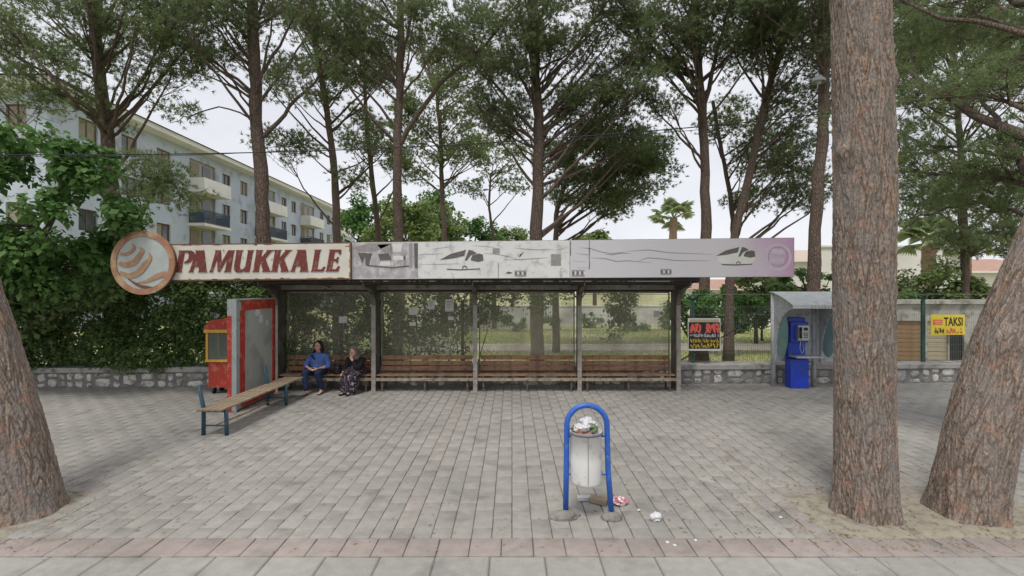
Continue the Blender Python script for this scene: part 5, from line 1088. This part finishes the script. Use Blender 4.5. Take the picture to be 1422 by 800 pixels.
def lump(c, r, seed, name, m, parent=None, sub=3, amp=.35, **kw):
    bm = bmesh.new(); bmesh.ops.create_icosphere(bm, subdivisions=sub, radius=1); rr = np.random.RandomState(seed); fr = rr.normal(size=(9, 3))*2.6; ph_ = rr.uniform(0, 6, 9)
    q = MB(); V = []
    for v in bm.verts:
        a = np.array(v.co); d = 1+amp*float(np.mean(np.abs(np.sin(fr @ a+ph_)))*2-1.2)
        V.append((c[0]+a[0]*r[0]*d, c[1]+a[1]*r[1]*d, c[2]+a[2]*r[2]*d))
    q.add(V, [tuple(v.index for v in f.verts) for f in bm.faces]); bm.free(); return q.build(name, m, parent, **kw)
lump((BX-.26, BY-.04, .01), (.15, .085, .07), 1, 'footing', G['concrete'], lb, amp=.25); lump((BX-.18, BY+.02, .0), (.12, .07, .045), 2, 'footing', G['concrete'], lb, amp=.25)
lump((BX+.26, BY-.05, .012), (.11, .08, .06), 3, 'footing', G['concrete'], lb, amp=.22)
gR = 'rubbish heaped in the bin'
for i, (dx, dy, dz, r, m, lbl) in enumerate(((-.07, -.03, .955, (.06, .06, .045), 'white_litter', 'crumpled white paper at the left of the rubbish heap in the bin'), (-.015, -.06, .985, (.045, .05, .05), 'white_litter', 'white plastic bag bulging over the middle of the bin rim'), (.01, .02, 1.01, (.06, .055, .05), 'white_litter', 'topmost crumpled white tissue in the bin'),
        (.075, -.03, .95, (.05, .05, .045), 'leaf_litter', 'green and white wrapper at the right of the rubbish in the bin'), (-.11, .01, .935, (.035, .05, .04), 'leaf_litter', 'green leafy scrap at the left rim of the bin'), (-.075, -.075, .925, (.045, .04, .03), 'brown_litter', 'reddish brown carton scrap at the front left of the bin'), (.09, .04, .965, (.04, .05, .045), 'white_litter', 'small white scrap behind the green wrapper in the bin'))):
    lump((bc+dx, BY+dy, dz), r, 20+i, 'rubbish', G[m], amp=.75, label=lbl, cat='rubbish', group=gR)
lump((bc, BY, .80), (.14, .14, .14), 31, 'rubbish', G['brown_litter'], amp=.3, label='brown rubbish packed down inside the bin bucket', cat='rubbish', group=gR)
q = P(810, 689, 5.8); Mx = Matrix.Translation((q.x, 5.74, 0)) @ Matrix.Rotation(.06, 4, 'Z'); MB().box(-.075, .075, -.035, .035, .001, .045, Mx, bev=.004).build('carton', G['white_litter'], label='small flat white carton on the pavers under the bin', cat='litter')
Mx = Matrix.Translation((.985, 5.66, 0)) @ Matrix.Rotation(-.55, 4, 'Z'); MB().box(-.10, .10, -.05, .05, .001, .065, Mx, bev=.008).build('loose_brick', mat('loose_brick', (.34, .27, .20), (.27, .21, .16), 15, rough=.95), label='loose tan brick lying behind the right foot of the bin', cat='brick')
lump((1.22, 5.62, .042), (.085, .06, .05), 41, 'crumpled_wrapper', G['pink_litter'], amp=.7, label='crumpled pink and white wrapper right of the bin', cat='litter')
lump((1.52, 5.25, .034), (.055, .05, .042), 42, 'crumpled_paper', G['white_litter'], amp=.8, label='crumpled white paper ball on the pavers farther right of the bin', cat='litter')
for i, (px, py) in enumerate(((927, 754), (937, 758), (966, 751), (887, 709), (1084, 719))):
    D = F*CAMZ/(py-400); lump(((px-711)/F*D, D, .006), (.016, .02, .008), 50+i, 'paper_scrap', G['white_litter'], sub=2, amp=.5, label=('tiny white scrap on the pink row straight below the paper ball', 'tiny white scrap just right of the one on the pink row', 'lone tiny scrap on the pink row toward the massive trunk', 'tiny white scrap between the pink wrapper and the paper ball', 'tiny white scrap on the grey pavers beside the right tree pit')[i], cat='litter', group='white scraps near the kerb')
# ================================================= PHONE BOOTH
pbx = thing('phone_booth', (7.3, 12.2, 0), 'grey double telephone booth with curved canopy beside the massive trunk', 'phone booth')
BXL, BXM, BXR, BYB, BYF = 6.52, 7.53, 8.55, 12.40, 11.85
for x in (BXL, BXM, BXR):
    MB().tube([(x, BYB, 0), (x, BYB, 2.30)], .055, 14).build('pole', G['booth'], pbx)
MB().box(BXL+.05, BXM-.05, BYB+.0, BYB+.03, .62, 2.22).build('back_panel', G['booth'], pbx); MB().box(BXM+.05, BXR-.05, BYB+.0, BYB+.03, .62, 2.22).build('back_panel', G['booth'], pbx)
# canopy: rounded sheet sloping down to the front, with a lip
cv = []
for k in range(11):
    u = k/10; y = BYB+.08-u*1.05; z = 2.36-.30*u**1.5*1.0; cv.append((y, z))
q = MB(); n = len(cv); V = [(x, y, z+dz) for dz in (0, -.02) for x in (BXL-.06, BXR+.06) for y, z in cv]
Fs = [(i, i+1, n+i+1, n+i) for i in range(n-1)]+[(2*n+i, 3*n+i, 3*n+i+1, 2*n+i+1) for i in range(n-1)]+[(i, 2*n+i, 2*n+i+1, i+1) for i in range(n-1)]+[(n+i, n+i+1, 3*n+i+1, 3*n+i) for i in range(n-1)]+[(0, n, 3*n, 2*n), (n-1, 3*n-1, 4*n-1, 2*n-1)]
q.add(V, Fs, False).build('canopy', G['booth_roof'], pbx)
yl, zl = cv[-1]; MB().box(BXL-.07, BXR+.07, yl-.03, yl-.001, zl-.085, zl+.01, bev=.004).build('canopy_lip', G['booth'], pbx)
for i in range(22): MB().box(BXL+.35+i*.075, BXL+.385+i*.075, yl-.034, yl-.0305, zl-.06, zl-.015).build('lip_mark', G['steel_light'], pbx) if BXL+.35+i*.075 < BXR else None
# side wings: sheet with a big curved cut-out closed by a teal oval
def wing(x, nm='side_wing'):
    yF = yl+.04; out_ = [(BYB-.03, .60), (BYB-.03, 2.30)]+[(y, z-.03) for y, z in cv[1:-1]]+[(yF, zl-.04)]
    # inner curve sweeps from the canopy front back down to the foot of the wing
    inner = [(yF+.02+.80*math.sin(math.pi*.5*k/10)**.9, zl-.10-1.30*(1-math.cos(math.pi*.5*k/10))) for k in range(11)]
    prof = out_+[p for p in inner if p[0] < BYB-.12]+[(BYB-.16, 1.0), (BYB-.10, .60)]
    MB().prism(prof, 'x', x-.012, x+.012).build(nm, G['booth'], pbx)
    ov = [(BYB-.34+.30*math.cos(2*math.pi*k/24), 1.38+.62*math.sin(2*math.pi*k/24)) for k in range(24)]
    MB().prism(ov, 'x', x+.0125, x+.0165).build('oval_pane', G['booth_teal'], pbx)
    for k in range(7): a = .25+k*.17; yy, zz_ = yF+.0+.72*math.sin(a), zl-.04-1.05*(1-math.cos(a))+.02; MB().box(x-.016, x-.0125, yy-.012, yy+.012, zz_-.012, zz_+.012).build('rivet', G['steel'], pbx)
wing(BXL); wing(BXM+.12, 'middle_wing'); wing(BXR)
ph = thing('payphone', (6.98, 12.2, 0), 'blue payphone column with a shelf inside the left half of the phone booth', 'payphone')
a, c = 6.78, 7.22
MB().box(a+.01, c+.01, 12.10, 12.36, 0, .72, bev=.012).build('pedestal', G['phone_blue'], ph)
MB().box(a+.03, c, 12.24, 12.38, .721, 1.72, bev=.012).build('back_board', G['phone_blue'], ph)
MB().box(a+.03, c+.01, 12.13, 12.239, 1.12, 1.62, bev=.012).build('hood_side', G['phone_blue'], ph)
un = MB().box(a+.15, c-.01, 12.04, 12.129, 1.17, 1.55, bev=.01).build('phone_unit', G['phone_metal'], ph)
MB().tube([(a+.20, 12.0, 1.24), (a+.18, 11.98, 1.36), (a+.20, 12.0, 1.50)], .028, 8).build('handset', G['black'], ph)
MB().box(a+.29, c-.05, 12.034, 12.0395, 1.42, 1.49).build('display', G['black'], un)
for i in range(3):
    for j in range(3): MB().box(a+.29+i*.04, a+.315+i*.04, 12.032, 12.0395, 1.24+j*.045, 1.268+j*.045).build('key', G['steel'], un)
MB().tube([(a+.20, 12.0, 1.24), (a+.16, 11.98, 1.0), (a+.22, 12.0, .85), (a+.30, 12.05, .95), (a+.3, 12.1, 1.15)], .008, 6).build('cord', G['phone_metal'], ph)
MB().box(a+.02, c+.22, 11.86, 12.20, .765, .815, bev=.01).build('shelf', G['phone_metal'], ph)
# ================================================= SIGNS ON THE FENCE
x0, z1 = P(955, 442, 12.95)[0], P(955, 442, 12.95)[2]; x1, z0 = P(1000, 487, 12.95)[0], P(1000, 487, 12.95)[2]
sn = thing('notice_board', ((x0+x1)/2, 12.93, z0), 'square black notice with red, white and yellow lettering, hung on the fence', 'sign')
y = 12.93; MB().box(x0, x1, y, y+.012, z0, z1).build('sign_sheet', G['print_light'], sn)
def fx(u): return x0+(x1-x0)*u
def fz(v): return z1+(z0-z1)*v
def bar(u0, u1, v0, v1, m, d, nm='colour_band'): MB().box(fx(u0), fx(u1), y-d, y-d+.0018, fz(v1), fz(v0)).build(nm, G[m], sn)
bar(.02, .98, .12, .94, 'print_black', .003); bar(.05, .95, .03, .11, 'shutter_beige', .003)
rr = random.Random(12)
def glyphs(u0, u1, v0, v1, n, m, d):
    """a row of letterforms too blurred in the photograph to read: loose crossing strokes"""
    w = (u1-u0)/n
    for i in range(n):
        q = MB(); a = u0+i*w
        for k in range(rr.randint(4, 7)):
            x_, y_ = a+rr.uniform(.05, .75)*w, rr.uniform(v0, v1-(v1-v0)*.25); x2, y2 = min(a+w*.9, max(a, x_+rr.uniform(-.7, .8)*w)), min(v1, y_+rr.uniform(.1, .8)*(v1-v0)); t = w*(.30 if m == 'print_red' and n == 3 else .16); hgt = (v1-v0)*.06
            q.prism([(fx(x_), fz(y_)), (fx(x_+t), fz(y_-hgt)), (fx(x2+t), fz(y2)), (fx(x2), fz(y2+hgt))], 'y', y-d-.0004*k, y-d+.0012)
        q.build('letter', G[m], sn)
glyphs(.04, .48, .14, .44, 3, 'print_red', .006); glyphs(.53, .97, .14, .44, 3, 'print_red', .006)
glyphs(.05, .96, .47, .58, 11, 'print_blue', .006); glyphs(.06, .96, .62, .74, 12, 'print_yellow', .006); glyphs(.05, .96, .77, .92, 9, 'print_yellow', .006)
x0, z1 = P(1292, 437, 13.0)[0], P(1292, 437, 13.0)[2]; x1, z0 = P(1339, 465, 13.0)[0], P(1339, 465, 13.0)[2]; y = 12.98
sn = thing('taxi_sign', ((x0+x1)/2, y, z0), 'yellow sign reading TAKSI hung on the fence beside the green forked post', 'sign')
MB().box(x0, x1, y, y+.015, z0, z1, bev=.004).build('sign_sheet', G['sign_yellow'], sn)
text_part('TAKSI', (z1-z0)*.58, G['print_black'], sn, (fx(.38), y-.003, fz(.54)), width=(x1-x0)*.55)
bar(.06, .34, .24, .50, 'print_red', .004, 'red_mark'); bar(.10, .30, .31, .36, 'sign_yellow', .007, 'red_mark'); bar(.12, .36, .42, .45, 'sign_yellow', .007, 'red_mark')
glyphs(.08, .40, .64, .92, 4, 'print_black', .004); glyphs(.44, .92, .64, .92, 5, 'print_red', .004)
# strut across the fence and overhead cables, notices on the glass
MB().tube([P(930, 509, 13.35), P(960, 492, 13.35), P(1010, 464, 13.35), P(1066, 424, 13.35), P(1072, 418, 13.35)], .018, 6).build('slanting_pipe', G['cable'], label='thin dark pipe slanting across the fence between the notice and the phone booth', cat='pipe')
def cable(pts, r, label): MB().tube(spline([P(*p) for p in pts], 40), r, 5, False).build('overhead_cable', G['cable'], label=label, cat='cable')
cable([(-260, 214, 9.6), (0, 215, 9.6), (250, 214, 9.6), (480, 208, 9.6), (700, 197, 9.6), (950, 178, 9.6), (1150, 157, 9.6), (1500, 110, 9.6)], .011, 'thick overhead cable sagging across the whole view in front of the pines')
cable([(-260, 226, 9.9), (0, 218, 9.9), (250, 216, 9.9), (470, 206, 9.9), (700, 200, 9.9), (950, 182, 9.9), (1150, 163, 9.9), (1500, 122, 9.9)], .006, 'thin overhead cable running just below the thicker one')
for i, (px, py, w, h, lbl) in enumerate(((599, 423, 9, 13, 'upright white notice taped on the second glass panel'), (624, 424, 12, 17, 'largest white notice, at the right of the second glass panel'), (573, 432, 11, 10, 'square white notice at the left of the second glass panel'), (573, 450, 9, 5, 'torn white strip below the square notice on the second panel'),
        (626, 442, 7, 5, 'small torn scrap below the largest notice'), (476, 444, 11, 9, 'pale torn notice on the glass between the two women'), (912, 436, 8, 9, 'small grey notice at the upper right of the last glass panel'))):
    p = P(px, py, YG-.021); s = (YG-.02)/F; q = MB(); q.box(p.x-w*s/2, p.x+w*s/2, YG-.0215, YG-.019, p.z-h*s/2, p.z+h*s/2, Matrix.Identity(4)); o = q.build('paper_notice', G['paper'], label=lbl, cat='notice', group='notices stuck on the shelter glass')
    if i < 2:
        for k in range(3): MB().box(p.x-w*s*.32, p.x+w*s*(.3-.1*k), YG-.0228, YG-.0218, p.z+h*s*(.28-.2*k)-.008, p.z+h*s*(.28-.2*k)+.008).build('print_line', G['print_mid'], o)
# small hooded lamp on the reddish trunk behind
p = P(1137, 112, 13.9); lm = thing('hooded_lamp', (p.x, 13.9, p.z), 'small grey hooded lamp fixed to the reddish pine trunk', 'lamp')
MB().lathe([(0, p.z+.16), (.06, p.z+.15), (.17, p.z+.02), (.19, p.z-.05), (.18, p.z-.055), (.15, p.z+.01), (0, p.z+.12)], p.x, 13.9, 18).build('hood', G['grey_paint'], lm)
MB().ball((p.x, 13.9, p.z-.02), .07, 10, 8).build('bulb', G['paper'], lm); MB().tube([(p.x, 13.9, p.z+.14), (p.x+.06, 14.05, p.z+.2), (p.x+.1, 14.15, p.z+.2)], .02, 6).build('bracket', G['steel'], lm)
# ================================================= PEOPLE
def limb(b, pts, rad, ell=None, n=14):
    """a rounded tapering limb: spline through the joints, closed with domed ends"""
    m = max(8, len(pts)*5); c = spline(pts, m); r = list(np.interp(np.linspace(0, 1, m), np.linspace(0, 1, len(rad)), rad))
    e = list(np.interp(np.linspace(0, 1, m), np.linspace(0, 1, len(ell)), ell)) if ell else [1]*m
    d0 = (c[0]-c[1]).normalized(); d1 = (c[-1]-c[-2]).normalized(); A, B = [], []
    for k in (1, 2, 3):
        a = math.pi/2*k/3.3; A.insert(0, (c[0]+d0*r[0]*math.sin(a), r[0]*math.cos(a))); B.append((c[-1]+d1*r[-1]*math.sin(a), r[-1]*math.cos(a)))
    pp = [p for p, _ in A]+c+[p for p, _ in B]; rr_ = [q for _, q in A]+r+[q for _, q in B]; ee = [e[0]]*3+e+[e[-1]]*3
    b.tube(pp, rr_, n, True, True, ee)
def fuse(o, vox, smooth=2, f=.5):
    md = o.modifiers.new('fuse', 'REMESH'); md.mode = 'VOXEL'; md.voxel_size = vox; md.use_smooth_shade = True
    if smooth: s = o.modifiers.new('soften', 'SMOOTH'); s.factor = f; s.iterations = smooth
def torso(b, rings, n=20):
    """rings: (centre, half width, half depth)"""
    vs = []
    for c, w, d in rings:
        for k in range(n): q = 2*math.pi*k/n; vs.append((c[0]+w*math.cos(q), c[1]+d*math.sin(q), c[2]))
    m = len(rings); fs = [(i*n+k, i*n+(k+1) % n, (i+1)*n+(k+1) % n, (i+1)*n+k) for i in range(m-1) for k in range(n)]
    fs += [tuple(range(n))[::-1], tuple((m-1)*n+k for k in range(n))]; b.add(vs, fs, True)
def hand(b, w, d, side, up, L_=.17, curl=.5):
    """palm at wrist w pointing along d; `side` = towards the thumb; `up` = back of the hand"""
    w, d, side, up = map(Vector, (w, d, side, up)); d.normalize(); side = (side-d*side.dot(d)).normalized(); up = side.cross(d)*(1 if side.cross(d).dot(up) > 0 else -1)
    pl = L_*.52
    limb(b, [w, w+d*pl*.5, w+d*pl], [.024, .034, .033], [.7, .5, .45])
    for i, (o_, l) in enumerate(((.026, .42), (.009, .47), (-.009, .44), (-.025, .34))):
        r = w+d*pl*.92+side*o_; l *= L_; a = curl*(.9+.08*i)
        p1 = r+(d*math.cos(a*.4)-up*math.sin(a*.4))*l*.45; p2 = p1+(d*math.cos(a*1.1)-up*math.sin(a*1.1))*l*.32; p3 = p2+(d*math.cos(a*1.8)-up*math.sin(a*1.8))*l*.25
        limb(b, [r, p1, p2, p3], [.0095, .009, .0085, .0075], n=8)
    r = w+d*pl*.25+side*.026; limb(b, [r, r+side*.025+d*.03-up*.008, r+side*.03+d*.06-up*.015], [.012, .011, .009], n=8)
def head(b, c, yaw=0, pitch=0):
    M = Matrix.Rotation(yaw, 3, 'Z') @ Matrix.Rotation(pitch, 3, 'X'); c = Vector(c)
    f = lambda x, y, z: c+M @ Vector((x, y, z))
    b.ball(f(0, .012, .025), .098, 20, 14, (.80, .95, 1.0), M); b.ball(f(0, -.018, -.035), .08, 18, 12, (.80, .86, 1.0), M); b.ball(f(0, -.03, -.085), .042, 12, 8, (1, .95, .75), M)
    limb(b, [f(0, -.088, .010), f(0, -.108, -.028)], [.010, .015], n=8)
    for s in (-1, 1): b.ball(f(s*.078, .008, -.012), .026, 10, 8, (.35, .7, 1.2), M); b.ball(f(s*.045, -.068, -.03), .024, 10, 8, (1, .8, .9), M)
    b.ball(f(0, -.088, -.060), .02, 10, 6, (1.1, .6, .5), M)
    return f, M
def face(t, f, M, lips='face_lips'):
    for s in (-1, 1):
        e = MB(); e.ball(f(s*.031, -.0835, .0), .0135, 12, 8, (1.15, .8, .8), M); e.build('eye', mat('eye_white', (.6, .58, .55), rough=.3), t)
        e = MB(); e.ball(f(s*.031, -.0915, .0), .0075, 10, 8, (1, .6, 1), M); e.build('iris', mat('eye_dark', (.02, .012, .01), rough=.2), t)
        e = MB(); limb(e, [f(s*.014, -.092, .022), f(s*.032, -.0945, .027), f(s*.050, -.084, .022)], [.004, .0045, .003], n=6); e.build('eyebrow', G['hair'], t)
    e = MB(); limb(e, [f(-.022, -.093, -.062), f(0, -.1015, -.060), f(.022, -.093, -.062)], [.004, .007, .004], n=8); e.build('lips', mat(lips, (.38, .12, .10), (.33, .1, .09), 9, rough=.4), t)
def person_one():
    X, Y = P(440, 500, 11.75).x, 11.86
    t = thing('person', (X, Y-.3, 0), 'woman in bright blue shirt and dark jeans sitting with joined hands in the leftmost bay', 'person', 'women waiting in the shelter')
    b = MB(); S_ = .40
    hip = [Vector((X+s*.10, Y-.02, S_+.10)) for s in (-1, 1)]; knee = [Vector((X-.155, Y-.42, S_+.09)), Vector((X+.14, Y-.42, S_+.09))]; ank = [Vector((X-.10, Y-.50, .085)), Vector((X+.20, Y-.36, .085))]
    for i in (0, 1): limb(b, [hip[i], knee[i]], [.105, .07]); limb(b, [knee[i], knee[i].lerp(ank[i], .35), ank[i]], [.062, .062, .036])
    for i in (0, 1): limb(b, [ank[i]+Vector((0, .02, -.03)), ank[i]+Vector((0, -.08, -.045)), ank[i]+Vector((0, -.16, -.055))], [.033, .036, .025])
    torso(b, [((X, Y, S_), .15, .12), ((X, Y, S_+.12), .185, .145), ((X, Y-.01, S_+.25), .165, .13), ((X, Y-.02, S_+.36), .17, .125), ((X, Y-.01, S_+.45), .175, .105), ((X, Y, S_+.50), .12, .08), ((X, Y, S_+.53), .05, .05)])
    limb(b, [(X, Y, S_+.48), (X, Y-.02, S_+.60)], [.052, .048])
    f, M = head(b, (X, Y-.05, S_+.665), 0, .03)
    sho = [Vector((X-.175, Y, S_+.435)), Vector((X+.175, Y, S_+.435))]; elb = [Vector((X-.265, Y-.10, S_+.21)), Vector((X+.265, Y-.10, S_+.21))]; wr = [Vector((X-.085, Y-.33, S_+.165)), Vector((X+.095, Y-.33, S_+.165))]
    for i in (0, 1): limb(b, [sho[i], elb[i]], [.052, .04]); limb(b, [elb[i], wr[i]], [.04, .026])
    hand(b, wr[0], (1, -.55, -.25), (.3, -.6, .6), (0, -.6, .8), curl=.9); hand(b, wr[1]+Vector((0, -.02, .01)), (-1, -.5, -.3), (-.3, -.6, .6), (0, -.6, .8), curl=.9)
    fuse(b.build('body', G['skin'], t), .009)
    c = MB(); torso(c, [((X, Y-.005, S_+.03), .195, .16), ((X, Y-.01, S_+.12), .205, .165), ((X, Y-.015, S_+.24), .187, .152), ((X, Y-.03, S_+.345), .185, .152), ((X, Y-.012, S_+.43), .175, .122), ((X, Y, S_+.495), .14, .095), ((X, Y-.005, S_+.525), .07, .07)])
    for i, s in ((0, -1), (1, 1)): limb(c, [sho[i], sho[i].lerp(elb[i], .6)+Vector((s*.01, 0, 0)), elb[i], elb[i].lerp(wr[i], .22)], [.062, .060, .056, .050])
    c.ball((X-.07, Y-.12, S_+.33), .07, 12, 8, (1, .7, .8)); c.ball((X+.07, Y-.12, S_+.33), .07, 12, 8, (1, .7, .8))
    fuse(c.build('shirt', G['shirt'], t), .011, 3)
    c = MB(); torso(c, [((X, Y-.02, S_-.012), .19, .15), ((X, Y-.02, S_+.12), .195, .155)])
    for i in (0, 1): limb(c, [hip[i], hip[i].lerp(knee[i], .5), knee[i]], [.125, .105, .083]); limb(c, [knee[i], knee[i].lerp(ank[i], .35), ank[i]+Vector((0, 0, .05))], [.080, .074, .052])
    fuse(c.build('jeans', G['jeans'], t), .011, 2)
    for i in (0, 1):
        c = MB(); limb(c, [ank[i]+Vector((0, .035, -.055)), ank[i]+Vector((0, -.06, -.055)), ank[i]+Vector((0, -.165, -.062))], [.030, .040, .030], [.9, .75, .6]); fuse(c.build('shoe', G['shoe'], t), .009)
    h = MB(); h.ball(f(0, .040, .042), .108, 20, 14, (.86, .90, .94), M)
    for s in (-1, 1):
        limb(h, [f(s*.030, -.045, .118), f(s*.080, -.025, .05), f(s*.094, .01, -.05), f(s*.10, -.01, -.14)], [.015, .018, .022, .016])
        limb(h, [f(s*.06, .05, .03), f(s*.08, .05, -.08), f(s*.09, .04, -.17)], [.05, .05, .03])
    limb(h, [f(0, .07, .05), f(0, .08, -.06), f(0, .075, -.17)], [.08, .075, .05]); fuse(h.build('hair', G['hair'], t), .009); face(t, f, M)
    s = MB(); limb(s, [(X-.13, Y-.11, S_+.47), (X-.05, Y-.165, S_+.40), (X+.0, Y-.175, S_+.36)], [.018, .022, .012]); fuse(s.build('hair_strand', G['hair'], t), .008)
    s = MB()
    for k in range(5): s.ball((X+.012, Y-.182+.004*k, S_+.36-.06*k), .007, 8, 6)
    s.build('shirt_button', G['print_light'], t)
person_one()
def person_two():
    X, Y = P(494, 500, 11.75).x, 11.84
    t = thing('person', (X, Y-.3, 0), 'older woman in black jacket and grey headscarf sitting with one hand at her mouth', 'person', 'women waiting in the shelter')
    b = MB(); S_ = .40
    hip = [Vector((X+s*.10, Y-.02, S_+.10)) for s in (-1, 1)]; knee = [Vector((X-.15, Y-.40, S_+.04)), Vector((X+.08, Y-.42, S_+.04))]; ank = [Vector((X-.15, Y-.42, .08)), Vector((X+.02, Y-.46, .08))]
    for i in (0, 1): limb(b, [hip[i], knee[i]], [.105, .07]); limb(b, [knee[i], knee[i].lerp(ank[i], .35), ank[i]], [.062, .06, .036]); limb(b, [ank[i]+Vector((0, .02, -.03)), ank[i]+Vector((-.05, -.10, -.05))], [.033, .03])
    torso(b, [((X, Y, S_), .15, .12), ((X, Y, S_+.12), .17, .14), ((X, Y-.05, S_+.24), .155, .125), ((X-.01, Y-.09, S_+.34), .155, .11), ((X-.01, Y-.10, S_+.40), .12, .08), ((X-.01, Y-.10, S_+.43), .05, .05)])
    limb(b, [(X-.01, Y-.10, S_+.38), (X-.025, Y-.14, S_+.48)], [.05, .045])
    f, M = head(b, (X-.03, Y-.17, S_+.545), -.35, .2)
    sho = [Vector((X-.17, Y-.08, S_+.35)), Vector((X+.16, Y-.08, S_+.35))]; elb = [Vector((X-.215, Y-.18, S_+.13)), Vector((X+.10, Y-.30, S_+.19))]; wr = [Vector((X-.20, Y-.37, S_+.11)), Vector((X-.0, Y-.335, S_+.37))]
    for i in (0, 1): limb(b, [sho[i], elb[i]], [.05, .04]); limb(b, [elb[i], wr[i]], [.038, .026])
    hand(b, wr[0], (-.1, -.75, -.5), (1, 0, 0), (0, -.4, .8), curl=.9); hand(b, wr[1], (-.45, .15, .85), (-.2, .6, .1), (0, -1, 0), curl=1.3)
    fuse(b.build('body', G['skin'], t), .009)
    c = MB(); torso(c, [((X, Y, S_+.0), .19, .16), ((X, Y-.01, S_+.12), .195, .165), ((X, Y-.05, S_+.23), .178, .15), ((X-.01, Y-.085, S_+.33), .178, .135), ((X-.01, Y-.10, S_+.40), .13, .10), ((X-.01, Y-.105, S_+.43), .07, .07)])
    for i in (0, 1): limb(c, [sho[i], elb[i], elb[i].lerp(wr[i], .82)], [.070, .062, .046])
    fuse(c.build('jacket', G['coat'], t), .011, 2)
    c = MB(); torso(c, [((X, Y-.03, S_-.012), .19, .16), ((X, Y-.03, S_+.10), .19, .16)])
    for i in (0, 1): limb(c, [hip[i], knee[i]], [.12, .092]); limb(c, [knee[i], knee[i].lerp(ank[i], .5), ank[i]+Vector((0, 0, -.01))], [.096, .104, .098])
    limb(c, [(X-.03, Y-.30, S_+.03), (X-.04, Y-.41, S_-.06), (X-.05, Y-.42, .16)], [.10, .09, .08]); fuse(c.build('skirt', G['skirt'], t), .012, 3)
    for i in (0, 1):
        c = MB(); limb(c, [ank[i]+Vector((0, .03, -.05)), ank[i]+Vector((-.03, -.06, -.05)), ank[i]+Vector((-.06, -.15, -.058))], [.032, .040, .030], [.9, .75, .6]); fuse(c.build('shoe', G['shoe'], t), .009)
    h = MB(); h.ball(f(0, .046, .044), .112, 20, 14, (.90, .90, .98), M)
    for s in (-1, 1): limb(h, [f(s*.030, -.045, .122), f(s*.085, -.02, .04), f(s*.088, -.01, -.06), f(s*.04, -.035, -.14)], [.015, .018, .022, .026])
    limb(h, [f(0, .06, .03), f(0, .09, -.10), f(0, .11, -.22)], [.09, .10, .09]); limb(h, [f(-.08, 0, -.14), f(0, -.03, -.155), f(.08, 0, -.14)], [.045, .04, .045]); fuse(h.build('headscarf', G['scarf'], t), .009); face(t, f, M)
    c = MB(); limb(c, [(X+.0, Y-.215, S_+.20), (X+.02, Y-.235, S_+.10), (X+.02, Y-.25, S_+.05)], [.075, .09, .08], [.5, .4, .4]); fuse(c.build('cardigan_front', mat('dark_knit', (.05, .045, .05), (.10, .09, .10), 30, rough=.95), t), .012)
person_two()
X = P(466, 500, 11.75).x; b = MB(); torso(b, [((X, 11.85, .404), .085, .06), ((X, 11.85, .48), .10, .075), ((X, 11.85, .58), .09, .06), ((X, 11.85, .64), .07, .035)])
hb = b.build('handbag', G['bag'], label='black patterned handbag on the bench between the two women', cat='bag', origin=(X, 11.85, .404)); c = MB(); limb(c, [(X-.06, 11.85, .62), (X-.04, 11.84, .72), (X+.04, 11.84, .72), (X+.06, 11.85, .62)], [.008]*4, n=6); c.build('handle', G['black'], hb)
for o in bpy.data.objects:      # names of repeats take Blender's own suffix only
    pass
